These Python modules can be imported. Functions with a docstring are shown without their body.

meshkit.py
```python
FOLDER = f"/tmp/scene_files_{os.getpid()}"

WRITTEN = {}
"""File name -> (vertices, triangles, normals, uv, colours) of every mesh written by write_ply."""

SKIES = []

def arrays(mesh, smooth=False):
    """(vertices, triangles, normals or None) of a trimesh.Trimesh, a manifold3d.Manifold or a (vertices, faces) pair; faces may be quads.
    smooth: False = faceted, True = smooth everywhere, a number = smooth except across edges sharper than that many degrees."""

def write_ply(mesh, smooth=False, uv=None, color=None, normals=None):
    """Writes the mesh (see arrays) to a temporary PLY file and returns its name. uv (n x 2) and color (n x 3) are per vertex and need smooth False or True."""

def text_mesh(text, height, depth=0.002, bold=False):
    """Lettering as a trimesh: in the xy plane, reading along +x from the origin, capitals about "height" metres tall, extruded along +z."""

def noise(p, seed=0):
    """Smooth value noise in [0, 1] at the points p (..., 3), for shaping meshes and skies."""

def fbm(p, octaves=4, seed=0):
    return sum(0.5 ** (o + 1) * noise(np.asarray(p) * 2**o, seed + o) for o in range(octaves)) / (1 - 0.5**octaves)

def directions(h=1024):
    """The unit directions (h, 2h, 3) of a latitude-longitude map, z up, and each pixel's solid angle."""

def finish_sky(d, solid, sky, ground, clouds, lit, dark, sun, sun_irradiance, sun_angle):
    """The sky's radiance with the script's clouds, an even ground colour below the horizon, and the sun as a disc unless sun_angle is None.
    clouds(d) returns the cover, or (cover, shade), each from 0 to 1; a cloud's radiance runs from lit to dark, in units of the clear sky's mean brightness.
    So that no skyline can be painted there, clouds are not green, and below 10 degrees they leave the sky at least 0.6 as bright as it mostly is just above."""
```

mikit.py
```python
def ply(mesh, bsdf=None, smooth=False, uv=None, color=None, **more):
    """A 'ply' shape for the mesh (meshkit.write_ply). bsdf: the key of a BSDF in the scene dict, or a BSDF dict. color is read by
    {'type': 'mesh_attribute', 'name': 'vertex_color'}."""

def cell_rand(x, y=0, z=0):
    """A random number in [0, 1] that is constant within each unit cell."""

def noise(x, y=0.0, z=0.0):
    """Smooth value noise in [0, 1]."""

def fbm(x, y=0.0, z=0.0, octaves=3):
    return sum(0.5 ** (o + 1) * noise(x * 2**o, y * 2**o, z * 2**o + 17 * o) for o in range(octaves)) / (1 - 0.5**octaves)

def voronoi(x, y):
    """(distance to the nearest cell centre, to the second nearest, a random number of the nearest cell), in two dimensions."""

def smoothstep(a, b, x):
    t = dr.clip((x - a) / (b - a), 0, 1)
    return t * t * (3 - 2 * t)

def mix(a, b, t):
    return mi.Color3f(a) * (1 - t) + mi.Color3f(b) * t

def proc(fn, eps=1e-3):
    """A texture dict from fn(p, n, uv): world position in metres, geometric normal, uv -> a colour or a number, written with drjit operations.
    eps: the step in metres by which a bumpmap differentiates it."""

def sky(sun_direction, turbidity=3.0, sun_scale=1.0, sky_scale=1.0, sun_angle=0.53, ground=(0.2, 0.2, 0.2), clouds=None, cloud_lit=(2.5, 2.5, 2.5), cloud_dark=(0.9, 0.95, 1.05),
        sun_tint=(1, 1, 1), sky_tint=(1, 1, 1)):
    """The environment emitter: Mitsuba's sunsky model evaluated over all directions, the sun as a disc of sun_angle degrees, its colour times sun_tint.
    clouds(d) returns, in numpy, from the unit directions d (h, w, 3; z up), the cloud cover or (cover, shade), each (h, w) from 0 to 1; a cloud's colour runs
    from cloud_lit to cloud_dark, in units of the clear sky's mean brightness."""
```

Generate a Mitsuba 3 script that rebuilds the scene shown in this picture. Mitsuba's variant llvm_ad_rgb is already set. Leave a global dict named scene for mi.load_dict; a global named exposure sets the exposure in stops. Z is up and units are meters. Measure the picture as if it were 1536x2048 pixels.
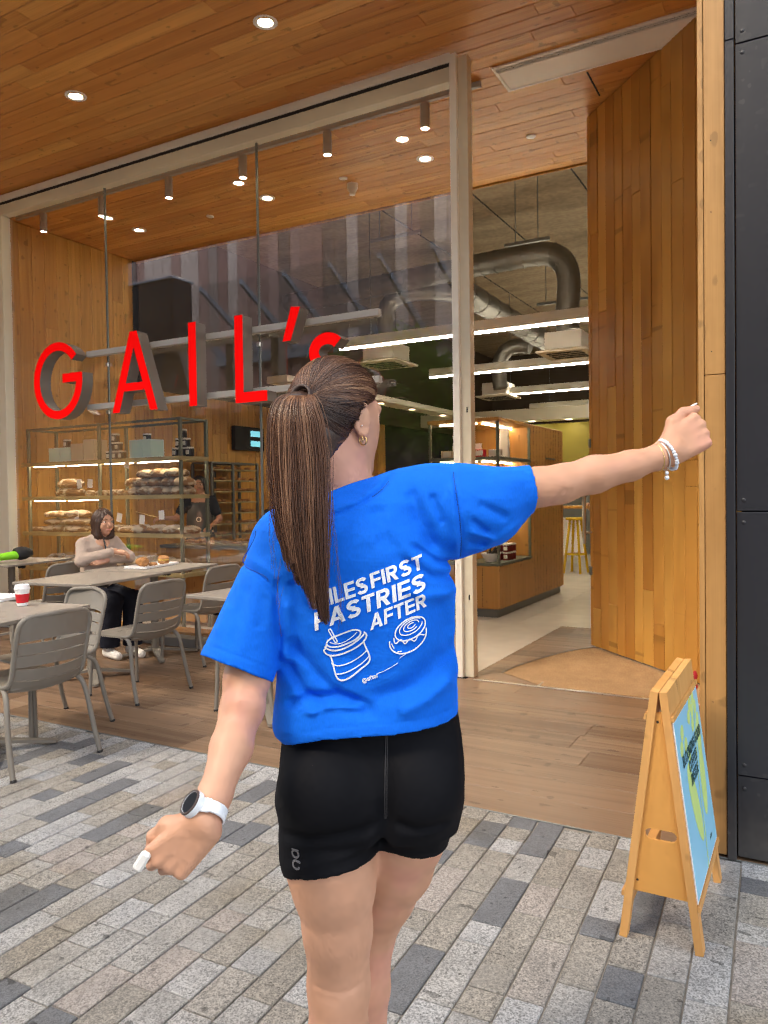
import math, random
import numpy as np, trimesh, drjit as dr, mitsuba as mi, mikit, meshkit
from scipy.interpolate import LinearNDInterpolator
from shapely.geometry import Polygon, LineString, Point, box as sbox
from shapely import affinity
from shapely.ops import unary_union
T = mi.ScalarTransform4f
rng = np.random.default_rng(7)
scene, labels = {}, {}

# ---------------------------------------------------------------- camera, sky, exposure
CAM = np.array([0, 0, 1.42])
YAW, PITCH, ROLL = map(math.radians, (29.1, 1.3, 0.8))
FWD = np.array([-math.sin(YAW) * math.cos(PITCH), math.cos(YAW) * math.cos(PITCH), -math.sin(PITCH)])
RGT = np.array([math.cos(YAW), math.sin(YAW), 0.0])
UPV = np.cross(RGT, FWD)
UPV = RGT * math.sin(ROLL) + UPV * math.cos(ROLL)
scene['camera'] = {'type': 'perspective', 'fov': 53.07, 'fov_axis': 'x', 'near_clip': 0.05, 'far_clip': 400.0,
                   'to_world': T().look_at(origin=CAM.tolist(), target=(CAM + FWD).tolist(), up=UPV.tolist())}
scene['sky'] = mikit.sky((-0.35, -0.75, 0.9), turbidity=3, sun_scale=0.2, sun_angle=14, clouds=lambda d: 1.0, cloud_lit=(2.4, 2.5, 2.68))
labels['sky'] = {'kind': 'structure'}
exposure = 3.4

# ---------------------------------------------------------------- helpers
def numbered(name):
    if name not in USED:
        USED.add(name)
        return name
    i = COUNT.get(name, 0) + 1
    while f'{name}_{i:03d}' in USED: i += 1
    COUNT[name] = i
    USED.add(f'{name}_{i:03d}')
    return f'{name}_{i:03d}'
USED, COUNT = set(), {}
def thing(name, label=None, cat=None, group=None, kind=None):
    k = numbered(name); tag(k, label, cat, group, kind)
    return k
def tag(k, label=None, cat=None, group=None, kind=None):
    d = {a: b for a, b in (('label', label), ('category', cat), ('group', group), ('kind', kind)) if b}
    if d: labels[k] = d
    return k
def put(name, mesh, bsdf, parent=None, smooth=False, uv=None, color=None, M=None, label=None, cat=None, group=None, kind=None, **more):
    """one entry of the scene: a mesh, or an existing ply dict"""
    k = numbered(parent + '__' + name if parent else name)
    if isinstance(mesh, dict):
        d = dict(mesh)
    else:
        if uv is not None and len(np.shape(uv)) == 1:
            n = len(mesh[0]) if isinstance(mesh, tuple) else len(mesh.vertices)
            uv = np.tile(np.asarray(uv, float), (n, 1))
        d = mikit.ply(mesh, bsdf, smooth=smooth, uv=uv, color=color, **more)
    if M is not None: d['to_world'] = M
    scene[k] = d
    tag(k, label, cat, group, kind)
    return k
def copy_thing(root, name, M, label=None, group=None, skip=()):
    k = thing(name, label or labels[root].get('label'), labels[root].get('category'), group or labels[root].get('group'))
    for q in [q for q in scene if q.startswith(root + '__')]:
        if any(s in q for s in skip): continue
        scene[k + q[len(root):]] = {**scene[q], 'to_world': M}
    return k
def rnd(): return rng.random(2)
def cat(*ms): return trimesh.util.concatenate([m for m in ms if m is not None])
def bx(x0, x1, y0, y1, z0, z1):
    m = trimesh.creation.box((x1 - x0, y1 - y0, z1 - z0)); m.apply_translation(((x0 + x1) / 2, (y0 + y1) / 2, (z0 + z1) / 2))
    return m
_cb = {}
def cb(x0, x1, y0, y1, z0, z1, c=0.003):
    """box with chamfered edges, 44 triangles"""
    d = np.array([x1 - x0, y1 - y0, z1 - z0]); c = min(c, d.min() * 0.45)
    if 'f' not in _cb:
        s = np.array([[a, b, e] for a in (-1, 1) for b in (-1, 1) for e in (-1, 1)], float)
        v = np.vstack([s * (1 - 0.2 * np.eye(3)[i]) for i in range(3)])
        v = np.vstack([s * np.where(np.arange(3) == i, 1.0, 0.8) for i in range(3)])
        h = trimesh.Trimesh(v, process=False).convex_hull
        idx = [int(np.argmin(((v - p) ** 2).sum(1))) for p in h.vertices]
        f = np.array(idx)[h.faces]
        cen, nn = v[f].mean(1), np.cross(v[f[:, 1]] - v[f[:, 0]], v[f[:, 2]] - v[f[:, 0]])
        f[(cen * nn).sum(1) < 0] = f[(cen * nn).sum(1) < 0][:, ::-1]
        _cb['f'], _cb['s'] = f, s
    h = d / 2
    v = np.vstack([_cb['s'] * np.where(np.arange(3) == i, h, h - c) for i in range(3)]) + [(x0 + x1) / 2, (y0 + y1) / 2, (z0 + z1) / 2]
    return trimesh.Trimesh(v, _cb['f'].copy(), process=False)
def cyl(p0, p1, r, n=16, r1=None):
    p0, p1 = np.asarray(p0, float), np.asarray(p1, float); r1 = r if r1 is None else r1
    return tube([p0, p1], [r, r1], n)
def tube(pts, r, n=8, cap=True, flat=None):
    """swept tube; flat = (axis vector, ratio) squeezes the section along that axis"""
    p = np.asarray(pts, float); r = np.broadcast_to(np.asarray(r, float), (len(p),))
    t = np.gradient(p, axis=0); t /= np.linalg.norm(t, axis=1, keepdims=True) + 1e-12
    a = np.cross(t[0], [0, 0, 1.0] if abs(t[0][2]) < 0.9 else [1.0, 0, 0]); a /= np.linalg.norm(a)
    A = []
    for q in t:
        a = a - q * (a @ q); a /= np.linalg.norm(a); A.append(a)
    A = np.array(A); B = np.cross(t, A); g = np.arange(n) * 2 * np.pi / n
    v = p[:, None] + r[:, None, None] * (np.cos(g)[None, :, None] * A[:, None] + np.sin(g)[None, :, None] * B[:, None])
    if flat is not None:
        ax, k = np.asarray(flat[0], float), flat[1]
        off = v - p[:, None]; v = v - (off @ ax)[..., None] * ax * (1 - k)
    i, j = np.meshgrid(np.arange(len(p) - 1), np.arange(n), indexing='ij')
    q = np.stack([i * n + j, i * n + (j + 1) % n, (i + 1) * n + (j + 1) % n, (i + 1) * n + j], -1).reshape(-1, 4)
    f = np.vstack([q[:, [0, 1, 2]], q[:, [0, 2, 3]]]); v = v.reshape(-1, 3)
    if cap:
        m = len(v); v = np.vstack([v, p[:1], p[-1:]]); k = np.arange(n); e = (len(p) - 1) * n
        f = np.vstack([f, np.stack([(k + 1) % n, k, k * 0 + m], 1), np.stack([e + k, e + (k + 1) % n, k * 0 + m + 1], 1)])
    return trimesh.Trimesh(v, f, process=False)
def spline(pts, n):
    from scipy.interpolate import CubicSpline
    p = np.asarray(pts, float); t = np.r_[0, np.cumsum(np.linalg.norm(np.diff(p, axis=0), axis=1) ** 0.5)]
    return CubicSpline(t, p)(np.linspace(0, t[-1], n))
def prism(poly, h, M=None, z0=0.0):
    m = cat(*[trimesh.creation.extrude_polygon(g, h, engine='earcut') for g in getattr(poly, 'geoms', [poly])])
    m.apply_translation((0, 0, z0))
    if M is not None: m.apply_transform(M)
    return m
def lathe(prof, n=24):
    return trimesh.creation.revolve(np.asarray(prof, float), sections=n)
def mat4(R, t):
    M = np.eye(4); M[:3, :3] = R; M[:3, 3] = t
    return M
def rotz(a, t=(0, 0, 0)):
    c, s = math.cos(a), math.sin(a)
    return mat4([[c, -s, 0], [s, c, 0], [0, 0, 1]], t)
def TW(M): return T(np.asarray(M).tolist())
def blob(a, b, c, seed=0, amp=0.12, sub=2, freq=9.0):
    m = trimesh.creation.icosphere(subdivisions=sub); v = m.vertices
    k = 1 + amp * 2 * (meshkit.fbm(v * freq * 0.25 + seed * 7.1, 3, seed) - 0.5)
    m.vertices = v * k[:, None] * [a, b, c]
    return m

# ---------------------------------------------------------------- materials
def mixc(a, b, t): return mikit.mix(a, b, t)
def flat(name, rgb, rough=0.5, metal=0.0, spec=0.5, **k):
    scene[name] = {'type': 'twosided', 'b': {'type': 'principled', 'base_color': {'type': 'rgb', 'value': list(rgb)}, 'roughness': rough, 'metallic': metal, 'specular': spec, **k}}
def procm(name, fn, rough=0.5, spec=0.5, bump=None, eps=1e-3, **k):
    b = {'type': 'principled', 'base_color': mikit.proc(fn), 'roughness': rough, 'specular': spec, **k}
    if bump is not None: b = {'type': 'bumpmap', 'arbitrary': mikit.proc(bump[0], eps), 'scale': bump[1], 'bsdf': b}
    scene[name] = {'type': 'twosided', 'b': b}
def wood(axis, dark, light, red, tone=0.8, cathedral=0.5, fine=260.0):
    """boards: uv is two random numbers of the piece, axis is the world axis the grain runs along"""
    def fn(p, n, uv):
        L = (p.x, p.y, p.z)[axis]
        A, B = [(p.y, p.z, p.x)[axis], (p.z, p.x, p.y)[axis]]
        o = uv.x * 53.0 + uv.y * 17.0
        w = mikit.noise(L * 1.1 + o, A * 5.0 + o, B * 5.0)
        ring = mikit.noise((A + B) * 34.0 + w * 6.0 * cathedral + o * 3.0, L * 0.7 + o)
        g = mikit.noise((A + B) * fine + w * 5.0, L * 5.0 + o * 2.0)
        k = dr.clip(0.5 + (uv.x - 0.5) * tone + (ring - 0.5) * 0.55 + (g - 0.5) * 0.30, 0, 1)
        c = mikit.mix(dark, light, k)
        c = mikit.mix(c, mi.Color3f(red), uv.y * 0.55)
        knot = mikit.smoothstep(0.88, 0.94, mikit.noise(L * 11.0 + o * 7.0, (A + B) * 24.0 + o))
        return c * (1 - 0.28 * knot)
    return fn
procm('soffit_wood', wood(0, (.41, .165, .038), (.68, .36, .10), (.54, .21, .05), tone=.6), 0.42, 0.4)
procm('wall_wood', wood(2, (.34, .148, .027), (.64, .36, .085), (.46, .195, .036), tone=.72), 0.4, 0.4)
procm('pillar_wood', wood(2, (.29, .15, .048), (.44, .245, .088), (.35, .18, .056), cathedral=3.2, tone=.3), 0.42, 0.4)
procm('deck_wood', wood(0, (.095, .058, .036), (.235, .158, .102), (.165, .098, .06), tone=1.0, fine=140.), 0.42, 0.4)
procm('cabinet_wood', wood(2, (.38, .185, .045), (.50, .26, .075), (.44, .2, .05), tone=.35, fine=180.), 0.45, 0.4)
procm('sign_wood', wood(2, (.46, .235, .07), (.60, .345, .125), (.5, .25, .08), tone=.5), 0.45, 0.4)
def granite(p, n, uv):
    s = mikit.noise(p.x * 260, p.y * 260, p.z * 260)
    s2 = mikit.noise(p.x * 120 + 9, p.y * 120, p.z * 120)
    big = mikit.fbm(p.x * 9 + uv.x * 31, p.y * 9, 0.0)
    t = uv.x
    base = mikit.mix((.225, .212, .192), (.27, .268, .264), mikit.smoothstep(.15, .55, t))
    base = mikit.mix(base, mi.Color3f(.288, .293, .30), mikit.smoothstep(.60, .78, t))
    base = mikit.mix(base, mi.Color3f(.125, .131, .143), mikit.smoothstep(.865, .87, t))
    base = mikit.mix(base, mi.Color3f(.27, .235, .22), mikit.smoothstep(.3, .32, t) * mikit.smoothstep(.4, .38, t) * 0.5)
    stain = mikit.fbm(p.x * 2.3 + 4.0, p.y * 2.3, 0.0)
    sp = (s - 0.5) * 1.05 + (s2 - 0.5) * 0.4
    amp = mikit.mix((.95, .95, .95), (.55, .55, .55), mikit.smoothstep(.865, .87, t))
    base = base * (1 + sp * amp) * (0.82 + 0.36 * big)
    base = mikit.mix(base, base * mi.Color3f(.84, .78, .68), mikit.smoothstep(.45, .75, stain) * 0.75)
    spot = mikit.smoothstep(.925, .95, mikit.noise(p.x * 34 + 3, p.y * 34, 0.0))
    return dr.maximum(base * (1 - .5 * spot) * .93, 0.01)
procm('granite', granite, 0.75, 0.3)
def jointfn(p, n, uv):
    return mikit.mix((.16, .145, .125), (.26, .235, .205), mikit.fbm(p.x * 40, p.y * 40, 0.0))
procm('joint_sand', jointfn, 0.95, 0.1)
def concrete(p, n, uv):
    a = mikit.fbm(p.x * 1.3, p.y * 5.0, p.z * 2.0)
    return mikit.mix((.165, .125, .08), (.30, .235, .16), a) * (0.85 + 0.3 * mikit.noise(p.x * 22, p.y * 22, 0.0))
procm('concrete', concrete, 0.85, 0.2)
def tilefn(p, n, uv):
    return mikit.mix((.44, .40, .35), (.52, .48, .42), mikit.fbm(p.x * 6 + uv.x * 9, p.y * 6, 0.0)) * (0.92 + 0.1 * uv.y)
procm('floor_tile', tilefn, 0.28, 0.5)
def coir(p, n, uv):
    a = mikit.noise(p.x * 300, p.y * 300, 0.0); b = mikit.fbm(p.x * 12, p.y * 12, 0.0)
    return mikit.mix((.20, .12, .06), (.40, .27, .155), a * .6 + b * .4)
procm('coir', coir, 0.95, 0.1)
flat('cream_metal', (.60, .55, .43), 0.42)
flat('cream_front', (.74, .71, .63), 0.42)
flat('gap_black', (.015, .014, .013), 0.7)
flat('grey_metal', (.30, .32, .33), 0.5)
flat('white_paint', (.74, .73, .70), 0.45)
flat('grille_white', (.84, .81, .76), 0.5)
def cladfn(p, n, uv):
    d = mikit.fbm(p.x * 3, p.y * 3, p.z * 1.2)
    fl = mikit.smoothstep(.80, .86, mikit.noise(p.x * 45, p.y * 45, p.z * 38)) * mikit.smoothstep(.5, .7, d)
    low = mikit.smoothstep(.35, .0, p.z) * mikit.fbm(p.x * 25, p.y * 25, p.z * 14)
    return mikit.mix(mi.Color3f(.0145, .0155, .0205) * (0.8 + 0.5 * d), mi.Color3f(.22, .2, .17), dr.clip(fl * .1 + low * .3, 0, 1))
procm('black_clad', cladfn, 0.38, 0.5)
scene['glass'] = {'type': 'thindielectric', 'int_ior': 2.3}
flat('steel', (.62, .61, .58), 0.28, 1.0)
flat('galvanised', (.27, .26, .24), 0.5, 1.0)
flat('steel_dark', (.16, .17, .165), 0.4, 0.6)
def lamp(name, rgb, s):
    return {'type': 'area', 'radiance': {'type': 'rgb', 'value': [c * s for c in rgb]}}
WARM, NEUT = (1.0, .80, .50), (1.0, .90, .68)
# ================================================================ the setting
# ground under everything
put('ground', bx(-60, 60, -60, 60, -0.5, -0.06), 'joint_sand', kind='structure')
put('pavement', bx(-14, 14, -16, 3.2, -0.06, -0.007), 'joint_sand', kind='structure')
# granite setts: courses run away from the street at a slight angle
ang = math.radians(2.2)
ca, sa = math.cos(ang), math.sin(ang)
def in_view(x, y, z, mx=1.06, my=1.06):
    q = np.array([x, y, z]) - CAM
    d = q @ FWD
    if d < 0.3: return False
    U = np.cross(RGT, FWD) if False else UPV
    R2 = np.cross(FWD, U)
    return abs((q @ R2) / d) < 0.4995 * mx and abs((q @ U) / d) < 0.666 * my
W = 0.1135
setts, far_setts = [], []
LEN = [0.12, 0.12, 0.17, 0.21, 0.21, 0.27, 0.32]
for i in range(-66, 40):
    u0 = i * W
    v = -1.2 + rng.random() * 0.3
    while v < 4.2:
        L = LEN[rng.integers(len(LEN))]
        cx, cy = (u0 + W / 2), v + L / 2
        wx, wy = cx * ca - cy * sa, cx * sa + cy * ca
        near = any(in_view(wx + a * .09, wy + b * L * .6, 0) for a in (-1, 0, 1) for b in (-1, 0, 1))
        if wy - L / 2 < 3.16 and -7.2 < wx < 1.2:
            y1 = v + L
            g = 0.0028
            m = cb(u0 + g, u0 + W - g, v + g, y1 - g, -0.05, 0.0 + rng.normal() * 0.0007, 0.003)
            m.apply_transform(rotz(ang))
            far_edge = m.vertices[:, 1] > 3.192
            m.vertices[far_edge, 1] = 3.192
            uv = rnd()
            (setts if near else far_setts).append((m, uv, math.hypot(wx, wy)))
        v += L
setts.sort(key=lambda s: s[2])
for m, uv, _ in setts[:330]:
    put('sett', m, 'granite', 'pavement', uv=uv)
rest = far_setts + setts[330:]
mm = cat(*[m for m, _, _ in rest])
put('far_setts', mm, 'granite', 'pavement', uv=np.vstack([np.tile(uv, (len(m.vertices), 1)) for m, uv, _ in rest]), kind='stuff')
tag('pavement', kind='structure')
# ---- deck of wood-look planks, running along the shop front, continuing inside the door
put('deck', bx(-12, 3, 3.2, 8.0, -0.06, -0.006), 'gap_black', kind='structure')
put('edge_trim', cb(-12, 3, 3.193, 3.2015, -0.05, 0.002, .001), 'steel_dark', 'deck')
def planks(par, x0, x1, y0, y1, w, ll, name='plank', bs='deck_wood'):
    y = y0
    while y < y1 - 0.02:
        yy = min(y + w, y1)
        x = x0 - rng.random() * ll
        while x < x1:
            a, b = max(x, x0), min(x + ll, x1)
            if b - a > 0.03:
                put(name, cb(a + .001, b - .001, y + .0012, yy - .0012, -0.03, 0.0, .0015), bs, par, uv=rnd())
            x += ll
        y = yy
planks('deck', -9.2, 0.0, 3.204, 5.42, 0.2462, 1.6)
planks('deck', -2.32, 0.6, 5.42, 8.0, 0.2462, 1.6)
# entrance mat set into the floor, bounded by the arc of the swinging door
arc = [(-0.42 + 1.82 * math.cos(t), 5.46 + 1.82 * math.sin(t)) for t in np.linspace(math.radians(100), math.radians(171), 30)]
arc = [(-2.13, 5.72), (-2.12, 5.86), (-2.09, 6.05), (-2.03, 6.3), (-1.95, 6.58), (-1.85, 6.82), (-1.72, 7.02)]
arc = spline([(a, b, 0) for a, b in arc], 20)[:, :2].tolist()
matp = Polygon(arc + [(-0.36, 5.6), (-0.36, 5.44), (-1.72, 5.44)])
put('entrance_mat', prism(matp, 0.003, z0=0.002), 'coir', label='coarse brown coir entrance mat with a curved edge in front of the open timber door', cat='mat')
put('door_track', tube([(a, b, 0.004) for a, b in arc], 0.007, 6), 'steel_dark', 'entrance_mat')
put('threshold_strip', cb(-2.25, -0.36, 5.405, 5.435, 0.0, 0.006, .002), 'steel', 'deck')
put('threshold_strip', cb(-1.76, -1.745, 5.44, 5.56, 0.003, 0.0075, .001), 'steel', 'deck')
# ---- shop floor tiles
put('shop_floor', bx(-12, 8, 8.0, 24, -0.06, -0.004), 'joint_sand', kind='structure')
put('shop_floor_left', bx(-8.45, -2.32, 5.56, 8.0, -0.05, 0.0), 'floor_tile', 'shop_floor', uv=(.5, .5))
for i in range(16):
    for j in range(20):
        x, y = -8.4 + i * .8, 8.0 + j * .8
        if in_view(x + .4, y + .4, 0, 1.2, 1.2):
            put('floor_tile', cb(x + .002, x + .798, y + .002, y + .798, -0.03, 0.0, .001), 'floor_tile', 'shop_floor', uv=rnd())
# ---- soffit: timber boards along the shop front, carried on into the shop
put('soffit', bx(-8.6, 0.4, 3.2, 8.0, 4.83, 4.9), 'gap_black', kind='structure')
y, row = 3.2, 0
BW = 0.146
while y < 7.99:
    yy = min(y + BW, 8.0)
    x = -8.6 - rng.random() * 2.6
    while x < 0.35:
        L = 1.5 + rng.random() * 1.6
        a, b = max(x, -8.6), min(x + L, 0.35)
        if b - a > .02:
            put('board', cb(a + .0008, b - .0008, y + .002, yy - .002, 4.8 + rng.normal() * .0008, 4.828, .003), 'soffit_wood', 'soffit', uv=rnd())
        x += L
    y = yy
put('trim', bx(-8.6, 0.4, 3.185, 3.199, 4.74, 4.95), 'black_clad', 'soffit')
put('inner_trim', cb(-8.6, 8.0, 8.001, 8.02, 4.78, 5.5, .002), 'wall_wood', 'soffit', uv=(.2, .2))
# building above the soffit
put('upper_facade', bx(-40, 40, 3.05, 3.18, 4.95, 13.5), 'black_clad', label='dark metal clad upper storeys of the building above the timber soffit', cat='building')
put('roof', bx(-40, 40, 3.181, 25, 13.2, 13.5), 'concrete', 'upper_facade')
# concrete slab inside
put('concrete_ceiling', bx(-12, 8, 8.03, 24, 5.5, 5.7), 'concrete', kind='structure')
for i, X in enumerate((-5.4, -4.05, -2.66, -1.2)):
    put('slab_joint', bx(X, X + .02, 8.03, 24, 5.494, 5.499), 'gap_black', 'concrete_ceiling')

# ================================================================ dark cladding and timber pillar, right
w = thing('cladding_wall', 'black metal panel wall with rivets at the right edge', 'wall')
put('backing', bx(-0.235, 3.2, 3.24, 3.6, 0.02, 13.2), 'gap_black', w)
for x0, x1, z0, z1 in ((-.25, .9, .33, 1.335), (-.25, .9, 1.339, 3.085), (-.25, .9, 3.089, 5.0), (.904, 2.0, .33, 1.335), (.904, 2.0, 1.339, 3.085), (.904, 2.0, 3.089, 5.0)):
    put('panel', cb(x0, x1, 3.2, 3.215, z0, z1, .002), 'black_clad', w)
put('plinth', cb(-.25, 2.0, 3.206, 3.222, 0.012, .326, .002), 'black_clad', w)
put('corner_strip', cb(-.284, -.2535, 3.185, 3.24, 0.0, 3.10, .002), 'black_clad', w)
put('corner_strip', cb(-.284, -.2535, 3.187, 3.24, 3.104, 5.0, .002), 'black_clad', w)
for z in (.37, 1.295, 1.38, 3.05, 3.13, 0.28):
    q = trimesh.creation.icosphere(subdivisions=2, radius=.008); q.apply_transform(np.diag([1, .4, 1, 1])); q.apply_translation((-.225, 3.2, z))
    put('rivet', q, 'black_clad', w, smooth=True)
for z in (.37, 1.295, 1.38, 3.05):
    q = trimesh.creation.icosphere(subdivisions=2, radius=.008); q.apply_transform(np.diag([1, .4, 1, 1])); q.apply_translation((-.02, 3.2, z))
    put('rivet', q, 'black_clad', w, smooth=True)
w = thing('timber_pillar', 'pale oak faced pillar at the right side of the entrance', 'pillar')
put('core', bx(-.375, -.29, 3.22, 3.6, 0, 4.79), 'gap_black', w)
put('front_plank', cb(-.3605, -.287, 3.197, 3.22, 0.012, 1.86, .002), 'pillar_wood', w, uv=(.35, .5))
put('front_plank', cb(-.3605, -.287, 3.197, 3.22, 1.862, 4.795, .002), 'pillar_wood', w, uv=(.8, .15))
put('edge_batten', cb(-.382, -.3625, 3.193, 3.225, 0.012, 4.795, .002), 'pillar_wood', w, uv=(.95, .1))
for z in (2.75, 2.48, 1.95, .6):
    put('nail', cyl((-.335, 3.1965, z), (-.335, 3.2, z), .0022, 8), 'gap_black', w)
k = 0
for yb in np.arange(3.226, 5.5, .1):
    put('side_board', cb(-.382, -.36, yb + .0015, min(yb + .0985, 5.55), .012, 4.795, .002), 'wall_wood', w, uv=rnd())

# ================================================================ timber door leaf at 45 degrees
d = thing('timber_door', 'tall door of vertical oak boards standing open on the right of the entrance', 'door')
D0, D1 = np.array([-1.772, 7.03]), np.array([-0.36, 5.575])
e = D1 - D0; DL = np.linalg.norm(e); e /= DL; nrm = np.array([-e[1], e[0]])
if nrm @ (np.array([0, 0]) - D0) < 0: nrm = -nrm
Mdoor = mat4(np.column_stack([np.r_[e, 0], np.r_[-nrm, 0], [0, 0, 1]]), [D0[0], D0[1], 0])
def dput(name, m, bs, **k):
    m = m.copy(); m.apply_transform(Mdoor); return put(name, m, bs, d, **k)
dput('core', bx(.004, DL, .02, .06, .03, 4.79), 'gap_black')
x = 0.0; i = 0
while x < DL - .02:
    wv = (.05, .125, .13, .14, .12, .135)[i] if i < 6 else (.14 if i % 3 else .12)
    wv = min(wv, DL - x)
    z = 0.02; cuts = sorted(list(rng.uniform(.35, 4.5, 1 + (i % 2))))
    for zz in cuts + [4.79]:
        dput('board', cb(x + .0022, x + wv - .0022, 0.0 + rng.random() * .006, .022, z + .0008, zz - .0008, .003), 'wall_wood', uv=rnd())
        z = zz
    x += wv; i += 1
h = dput('handle', cat(cyl((.03, -.07, .95), (.03, -.07, 1.62), .016, 14), ), 'steel', smooth=40)
for z in (1.05, 1.52):
    q = cyl((.03, -.07, z), (.03, 0.001, z), .009, 10); q.apply_transform(Mdoor); put('stand_off', q, 'steel', h, smooth=40)
for z in (1.86, .70):
    dput('lock_case', cb(-.004, .035, -.006, .03, z - .04, z + .04, .004), 'steel_dark')

# ================================================================ glazed shop front
f = thing('shop_window', 'full height glazed shop front in a cream metal frame', 'window')
put('post', cb(-2.405, -2.275, 5.475, 5.56, 0.0, 4.74, .004), 'cream_metal', f)
put('post', cb(-2.409, -2.352, 5.44, 5.474, 0.0, 4.76, .003), 'cream_front', f)
put('post', cb(-8.45, -7.82, 5.45, 5.56, 0.0, 4.56, .004), 'cream_metal', f)
put('head_trim', cb(-8.45, -2.405, 5.44, 5.50, 4.705, 4.775, .003), 'cream_front', f)
put('shadow_gap', bx(-8.45, -2.41, 5.455, 5.56, 4.68, 4.704), 'gap_black', f)
put('head', cb(-8.45, -2.41, 5.458, 5.56, 4.565, 4.679, .003), 'cream_metal', f)
put('sill', cb(-8.0, -2.41, 5.40, 5.56, 0.0, .085, .004), 'grey_metal', f)
put('sill_board', cb(-7.8, -2.41, 5.57, 5.78, 0.0, .11, .004), 'cabinet_wood', f, uv=(.6, .3))
JX = [-7.82, -6.262, -4.322, -2.41]
for a, b in zip(JX[:-1], JX[1:]):
    v = np.array([[a + .006, 5.52, .086], [b - .006, 5.52, .086], [b - .006, 5.52, 4.564], [a + .006, 5.52, 4.564]])
    put('pane', (v, np.array([[0, 1, 2, 3]])), 'glass', f)
for X in JX[1:3]:
    put('joint', bx(X - .009, X + .009, 5.512, 5.529, .086, 4.565), 'steel_dark', f)
    for z in (2.3, 2.78):
        put('patch_fitting', cb(X - .018, X + .018, 5.494, 5.511, z - .02, z + .02, .003), 'steel', f)
for z in (2.06, .62):
    put('keep', bx(-2.312, -2.30, 5.4735, 5.476, z - .02, z + .02), 'gap_black', f)

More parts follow.
